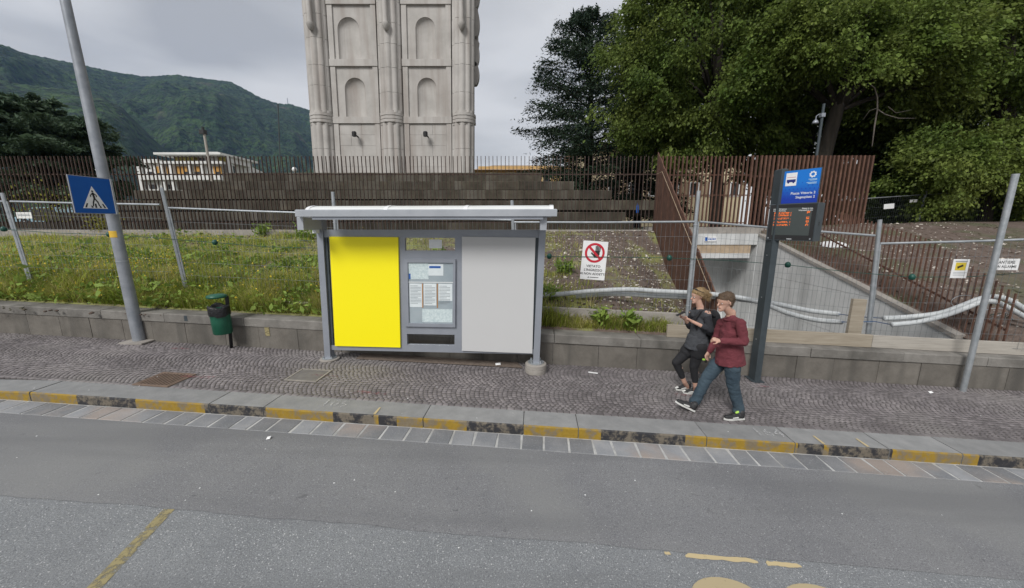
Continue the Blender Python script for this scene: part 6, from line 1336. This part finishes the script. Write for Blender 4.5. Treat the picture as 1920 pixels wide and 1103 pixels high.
M['shoe'] = mat('shoe', (.015, .015, .016), (.03, .03, .032), 12, .6); M['sole'] = mat('sole', (.55, .55, .53), (.65, .65, .62), 9, .6); M['lime'] = mat('lime', (.35, .6, .08), (.4, .65, .1), 5, .6)
def shoe(parent, heel, toe, side, up, sc=1.0, lime=False):
    d = (toe - heel).normalized(); up = (up - d * up.dot(d)).normalized(); b_ = MB(); h0 = heel + d * .04 + up * .045
    rcone(b_, h0, h0 + d * .1 * sc, .045 * sc, .043 * sc, side, .82); rcone(b_, h0 + d * .1 * sc - up * .008, heel + d * .245 * sc + up * .035, .043 * sc, .033 * sc, up, .85); rcone(b_, h0 + up * .0, h0 + up * .05, .043 * sc, .043 * sc)
    o_ = remesh(b_, 'shoe', M['shoe'], parent, .006, 3)
    b_ = MB(); poly = [(0, -.034), (.1, -.034), (.18, -.043), (.25, -.03), (.285, 0), (.25, .034), (.18, .043), (.1, .034), (0, .034), (-.012, 0)]; sd = d.cross(up).normalized(); b_.prism([(a_ * sc, c_ * sc) for a_, c_ in poly], heel - up * .004, d, sd, up * .024); b_.build('sole', M['sole'], o_)
    b_ = MB(); rcone(b_, heel + d * .12 + up * .04 - sd * .045, heel + d * .19 + up * .035 - sd * .045, .014, .008, sd, .3); rcone(b_, heel + d * .23 + up * .048, heel + d * .262 + up * .036, .024, .018, up, .5); b_.build('white_panel', M['sole'], o_, smooth=True)
    if lime: b_ = MB(); rcone(b_, h0 + d * .055 + up * .06, h0 + d * .085 + up * .045, .02, .014, d, .5); b_.build('tongue', M['lime'], o_, smooth=True)
    return o_
def J(n_default, d): return {k: at_n(v[0], v[1], v[2] if len(v) > 2 else n_default) for k, v in d.items()}
def person(j, root, tops, legs, shorts, hemz, cuffs, fdir, sc, woman=False):
    f, up = fdir.normalized(), ZUP; s = up.cross(f).normalized(); bf = -UDIR; bs = up.cross(bf).normalized()   # body faces along -u
    B = MB(); nk = j['neck']; hd = j['head']
    rcone(B, nk, hd - up * .05, .052 * sc, .05 * sc); head(B, hd, f, up, s, sc)
    cw = .86 if woman else 1.0
    rcone(B, j['chest'], nk - up * .05, .15 * cw, .075, bf, .7); rcone(B, j['chest'], j['waist'], .15 * cw, .125 * cw, bf, .74); rcone(B, j['waist'], j['pelvis'], .125 * cw, .15, bf, .8)
    for k in 'NF': j['sh' + k] = j['sh' + k] - up * .02 + (j['chest'] - j['sh' + k]).normalized() * .015
    rcone(B, nk - up * .06, nk + up * .02, .062 * sc, .052 * sc)
    for k in 'NF':
        rcone(B, j['chest'] + up * .09, j['sh' + k], .07, .055); rcone(B, j['sh' + k], j['el' + k], .052 * cw, .041 * cw); rcone(B, j['el' + k], j['wr' + k], .041 * cw, .028 * cw)
        rcone(B, j['hip' + k], j['kn' + k], .085, .056); rcone(B, j['kn' + k], j['an' + k], .055, .036); rcone(B, j['kn' + k] + (j['an' + k] - j['kn' + k]) * .28 - bf * .018, j['kn' + k] + (j['an' + k] - j['kn' + k]) * .5 - bf * .01, .046, .036); rcone(B, j['pelvis'], j['hip' + k], .12, .09)
        d = (j['toe' + k] - j['heel' + k]).normalized(); rcone(B, j['an' + k], j['heel' + k] + d * .06 + up * .03, .036, .035); rcone(B, j['heel' + k] + d * .06 + up * .03, j['heel' + k] + d * .2 + up * .026, .033, .026)
        hand(B, j['wr' + k], j['hd' + k] - j['wr' + k], j.get('hn' + k, -up), 1 if k == 'N' else -1, j.get('curl' + k, .9), .95 * (.9 if woman else 1))
    body = remesh(B, 'body', M['skin'], root, .0065, 5); face_bits(root, hd, f, up, s, M['lip'], sc)
    T = MB(); i_ = .022
    rcone(T, j['chest'], nk - up * .075, .15 * cw + i_ * .7, .085 + i_ * .3, bf, .72); hem = j['hem']; ecyl(T, j['chest'] + up * .02, j['waist'], .15 * cw + i_ * .8, .142 * cw + i_, bf, .78); ecyl(T, j['waist'] + up * .01, hem, .142 * cw + i_, .172 * (cw * .5 + .5) + i_, bf, .98)
    for k in 'NF': rcone(T, nk - up * .075, j['sh' + k], .05, .055)
    if not woman:
        for k in 'NF': rcone(T, j['chest'] + up * .07, j['sh' + k], .08, .06); rcone(T, j['sh' + k], j['el' + k], .064, .057); rcone(T, j['el' + k], j['el' + k].lerp(j['wr' + k], .92), .056, .041)
    else:
        for k in 'NF': rcone(T, j['chest'] + up * .07, j['sh' + k] - up * .02, .075, .06)
    folds(remesh(T, 'sweater' if not woman else 'shirt', tops, root, .008, 5), .007)
    Lg = MB(); 
    for k in 'NF':
        e_ = .02 if not woman else .007; low = j['kn' + k].lerp(j['an' + k], cuffs)
        rcone(Lg, j['pelvis'], j['hip' + k], .12, .088 + e_ * .3, bf, .9); rcone(Lg, j['hip' + k], j['hip' + k].lerp(j['kn' + k], .3), .086 + e_ * .2, .084 + e_ * .9); rcone(Lg, j['hip' + k].lerp(j['kn' + k], .3), j['kn' + k], .084 + e_ * .9, .06 + e_); rcone(Lg, j['kn' + k], low, .058 + e_, (.052 if not woman else .042) + e_ * .7)
        if not woman: rcone(Lg, low, low + bf * .02 - up * .02, .066, .07)
    rcone(Lg, j['waist'].lerp(j['pelvis'], .4), j['pelvis'], .13, .15, bf, .85); folds(remesh(Lg, 'trousers' if not woman else 'leggings', legs, root, .008, 4), .007 if not woman else .002, (9, 9, 16))
    return body, f, up, s
# the man
root = thing('person', on_street(1345, 778, K), 'walking man in maroon sweater, blue jeans and black trainers with white soles', 'person')
jm = J(5.07, dict(head=(1360, 567, 5.05), neck=(1371, 589), chest=(1372, 622), waist=(1368, 650), pelvis=(1364, 670), hipN=(1373, 677, 4.98), hipF=(1352, 675, 5.16), knN=(1374, 722, 4.97), anN=(1387, 771, 4.97), knF=(1325, 709, 5.14), anF=(1303, 754, 5.14), shN=(1390, 603, 4.87), elN=(1395, 641, 4.83), wrN=(1351, 640, 4.88), hdN=(1338, 636, 4.9), shF=(1352, 602, 5.25), elF=(1342, 640, 5.3), wrF=(1330, 659, 5.28), hdF=(1324, 670, 5.27)))
jm['heelN'] = on_street(1393, 785, K + .004); jm['toeN'] = jm['heelN'] + (-UDIR * .97 - NDIR * .2) * .27 + ZUP * .01
jm['heelF'] = on_street(1301, 771, K + .012); jm['toeF'] = jm['heelF'] + (-UDIR * .88 + NDIR * .05 + ZUP * .42) * .27
jm['hem'] = at_n(1369, 681, 5.06); jm['hnN'] = V((0, .6, -.8)); jm['curlN'] = 1.3; jm['hnF'] = V((0, -.6, -.4)); jm['curlF'] = 1.1
body, f, up, s_ = person(jm, root, M['maroon'], M['jeans'], None, 1.75, .93, -UDIR * .92 - NDIR * .3 - ZUP * .12, 1.06)
up = (ZUP - f * f.z).normalized()
H_ = MB(); c = jm['head']; rcone(H_, c + up * .052 - f * .034, c + up * .055 + f * .018, .097, .086, s_, .9); rcone(H_, c - f * .062 + up * .01, c - f * .056 - up * .045, .056, .046, s_, 1.3); rcone(H_, c + up * .108 + f * .055 - s_ * .03, c + up * .108 + f * .055 + s_ * .03, .024, .024); [rcone(H_, c + up * .05 + s_ * k * .074 - f * .012, c - up * .012 + s_ * k * .08 - f * .02, .022, .014) for k in (-1, 1)]; ho = remesh(H_, 'hair', M['hair_brown'], root, .007, 3); strands(ho, 1100, .022, M['hair_brown'], root, -f * .5 + up * .1, 5)
b = MB(); b.tube([jm['neck'] - ZUP * .05 + UDIR * .075 * math.cos(q * PI / 8) + NDIR * .08 * math.sin(q * PI / 8) - UDIR * .012 * 0 - ZUP * .03 * (1 - math.cos(q * PI / 8)) * .5 for q in range(17)], .012, 8); b.build('collar', M['maroon'], root, smooth=True)
shoe(root, jm['heelN'], jm['toeN'], NDIR, ZUP, 1.05, True); shoe(root, jm['heelF'], jm['toeF'], NDIR, (ZUP * .9 + UDIR * .42).normalized(), 1.05)
tk = thing('lighter', jm['hdF'], 'small black and green object in the lowered hand of the man', 'lighter'); b = MB(); b.obox(jm['hdF'] - ZUP * .045, UDIR * .012, NDIR * .012, ZUP * .035); b.build('case', M['black'], tk); b = MB(); b.obox(jm['hdF'] - ZUP * .035 - UDIR * .03, UDIR * .018, NDIR * .01, ZUP * .01); b.build('cap', M['lime'], tk)
# the woman
root = thing('person', on_street(1290, 735, K), 'walking woman in charcoal top, black shorts and cropped leggings looking at a phone', 'person')
jw = J(5.66, dict(head=(1309, 555), neck=(1313, 578), chest=(1313, 604), waist=(1308, 630), pelvis=(1305, 648), hipN=(1311, 653, 5.58), hipF=(1297, 651, 5.74), knN=(1301, 688, 5.6), anN=(1304, 724, 5.6), knF=(1268, 680, 5.73), anF=(1283, 716, 5.73), shN=(1327, 585, 5.5), elN=(1331, 619, 5.44), wrN=(1298, 603, 5.5), hdN=(1286, 597, 5.53), shF=(1298, 583, 5.8), elF=(1294, 612, 5.84), wrF=(1283, 597, 5.74), hdF=(1273, 592, 5.7)))
jw['heelF'] = on_street(1295, 729, K + .02); jw['toeF'] = jw['heelF'] + (-UDIR * .97 - NDIR * .2 - ZUP * .02) * .25; jw['heelN'] = on_street(1310, 737, K + .004); jw['toeN'] = jw['heelN'] + (-UDIR * .98 - NDIR * .1) * .25
jw['hem'] = at_n(1306, 652, 5.66); jw['hnN'] = V((0, .5, .86)); jw['hnF'] = V((0, -.5, .86)); jw['curlN'] = .8; jw['curlF'] = .8
body, f, up, s_ = person(jw, root, M['charcoal'], M['black_cloth'], None, 1.0, .72, -UDIR * .95 - NDIR * .12 - ZUP * .25, .95, True)
up = (ZUP - f * f.z).normalized(); c = jw['head']; sw = s_
H_ = MB(); rcone(H_, c + up * .043 - f * .034, c + up * .05 + f * .008, .087, .077, s_, .9); rcone(H_, c - f * .05 + up * .0, c - f * .06 - up * .03, .058, .046, s_, 1.1); rcone(H_, c - f * .125 + up * .02, c - f * .15 - up * .03, .042, .04); rcone(H_, c - f * .15 - up * .03, c - f * .135 - up * .11, .034, .015)
for k in (-1, 1): rcone(H_, c + up * .075 + f * .045 + s_ * k * .045, c - up * .0 - f * .02 + s_ * k * .075, .02, .016)
ho = remesh(H_, 'hair', M['hair_blond'], root, .007, 3); strands(ho, 1400, .045, M['hair_blond'], root, -f * .8 - up * .35, 6)
b = MB()
for k in (-1, 1): rcone(b, c + up * .122 + f * .03 + s_ * k * .014, c + up * .116 + f * .028 + s_ * k * .045, .014, .014, up, .4)
rcone(b, c + up * .11 + f * .025 + s_ * .055, c + up * .05 - f * .05 + s_ * .088, .004, .004, seg=6); rcone(b, c + up * .11 + f * .025 - s_ * .055, c + up * .05 - f * .05 - s_ * .088, .004, .004, seg=6)
b.build('sunglasses', M['black'], root, smooth=True)
def sleeve(k):
    T = MB(); rcone(T, jw['sh' + k] - ZUP * .01, jw['el' + k], .056, .052); rcone(T, jw['el' + k], jw['el' + k].lerp(jw['wr' + k], .38), .05, .042); folds(remesh(T, 'sleeve', M['sleeve'], root, .008, 4), .006)
M['sleeve'] = mat('sleeve', (.018, .019, .024), (.03, .031, .037), 7, .9, .6, 10, dist=.03)
sleeve('N'); sleeve('F')
Sh = MB(); pv_ = jw['pelvis']; rcone(Sh, jw['waist'].lerp(pv_, .5), pv_ + ZUP * .01, .15, .17, UDIR, .85)
for k in 'NF': rcone(Sh, jw['hip' + k] + ZUP * .02, jw['hip' + k].lerp(jw['kn' + k], .3), .115, .108)
remesh(Sh, 'shorts', M['black_cloth'], root, .009, 4)
shoe(root, jw['heelN'], jw['toeN'], NDIR, ZUP, .92); shoe(root, jw['heelF'], jw['toeF'], NDIR, ZUP, .92)
ph = (jw['hdN'] + jw['hdF']) / 2 + ZUP * .05 - UDIR * .03; pt = thing('phone', ph, 'slim phone held in both hands by the woman', 'phone'); b = MB(); b.obox(ph, UDIR * .06 + ZUP * .03, NDIR * .034, (ZUP * .9 - UDIR * .4).normalized() * .004); b.build('case', M['black'], pt)
bk = at_n(1338, 620, 5.66); bp_ = thing('backpack', bk, 'dark backpack on the back of the woman, between the couple', 'backpack'); B = MB()
cb_ = jw['chest'] + UDIR * .2 - ZUP * .06; rcone(B, cb_ + ZUP * .12, cb_ - ZUP * .16, .13, .15, UDIR, .62); rcone(B, cb_ - ZUP * .1 + UDIR * .08, cb_ - ZUP * .17 + UDIR * .08, .09, .1, UDIR, .5); o_ = remesh(B, 'bag', M['black_cloth'], bp_, .009, 4)
for k in 'NF':
    sgn = -1 if k == 'N' else 1; a_ = jw['chest'] + NDIR * .1 * sgn; b = MB(); b.tube([cb_ + NDIR * .09 * sgn + ZUP * .14, a_ + ZUP * .2 + UDIR * .03, a_ + ZUP * .19 - UDIR * .06, a_ + ZUP * .05 - UDIR * .14, a_ - ZUP * .1 - UDIR * .08, cb_ + NDIR * .12 * sgn - ZUP * .14], .02, 8); b.build('strap', M['black_cloth'], bp_, smooth=True)
b = MB(); b.tube([cb_ + UDIR * .085 + ZUP * .14 - NDIR * .05, cb_ + UDIR * .12 - NDIR * .06, cb_ + UDIR * .15 - ZUP * .1 - NDIR * .06], .014, 6); b.build('pale_trim', M['paper'], bp_, smooth=True)

# ---------------------------------------------------------------- air between here and the hills
hz = MB(); hz.box((-3600, -60, -3.8), (700, 3700, 1500)); M['air'] = bpy.data.materials.new('air'); M['air'].use_nodes = True; t = M['air'].node_tree; t.nodes.clear()
o_ = t.nodes.new('ShaderNodeOutputMaterial'); pvv = t.nodes.new('ShaderNodeVolumePrincipled'); pvv.inputs['Color'].default_value = (.3, .52, .95, 1); pvv.inputs['Density'].default_value = .00005; t.links.new(pvv.outputs[0], o_.inputs['Volume'])
if True: tag(hz.build('haze', M['air']), 'thin bluish haze in front of the far hills', 'haze', kind='stuff')
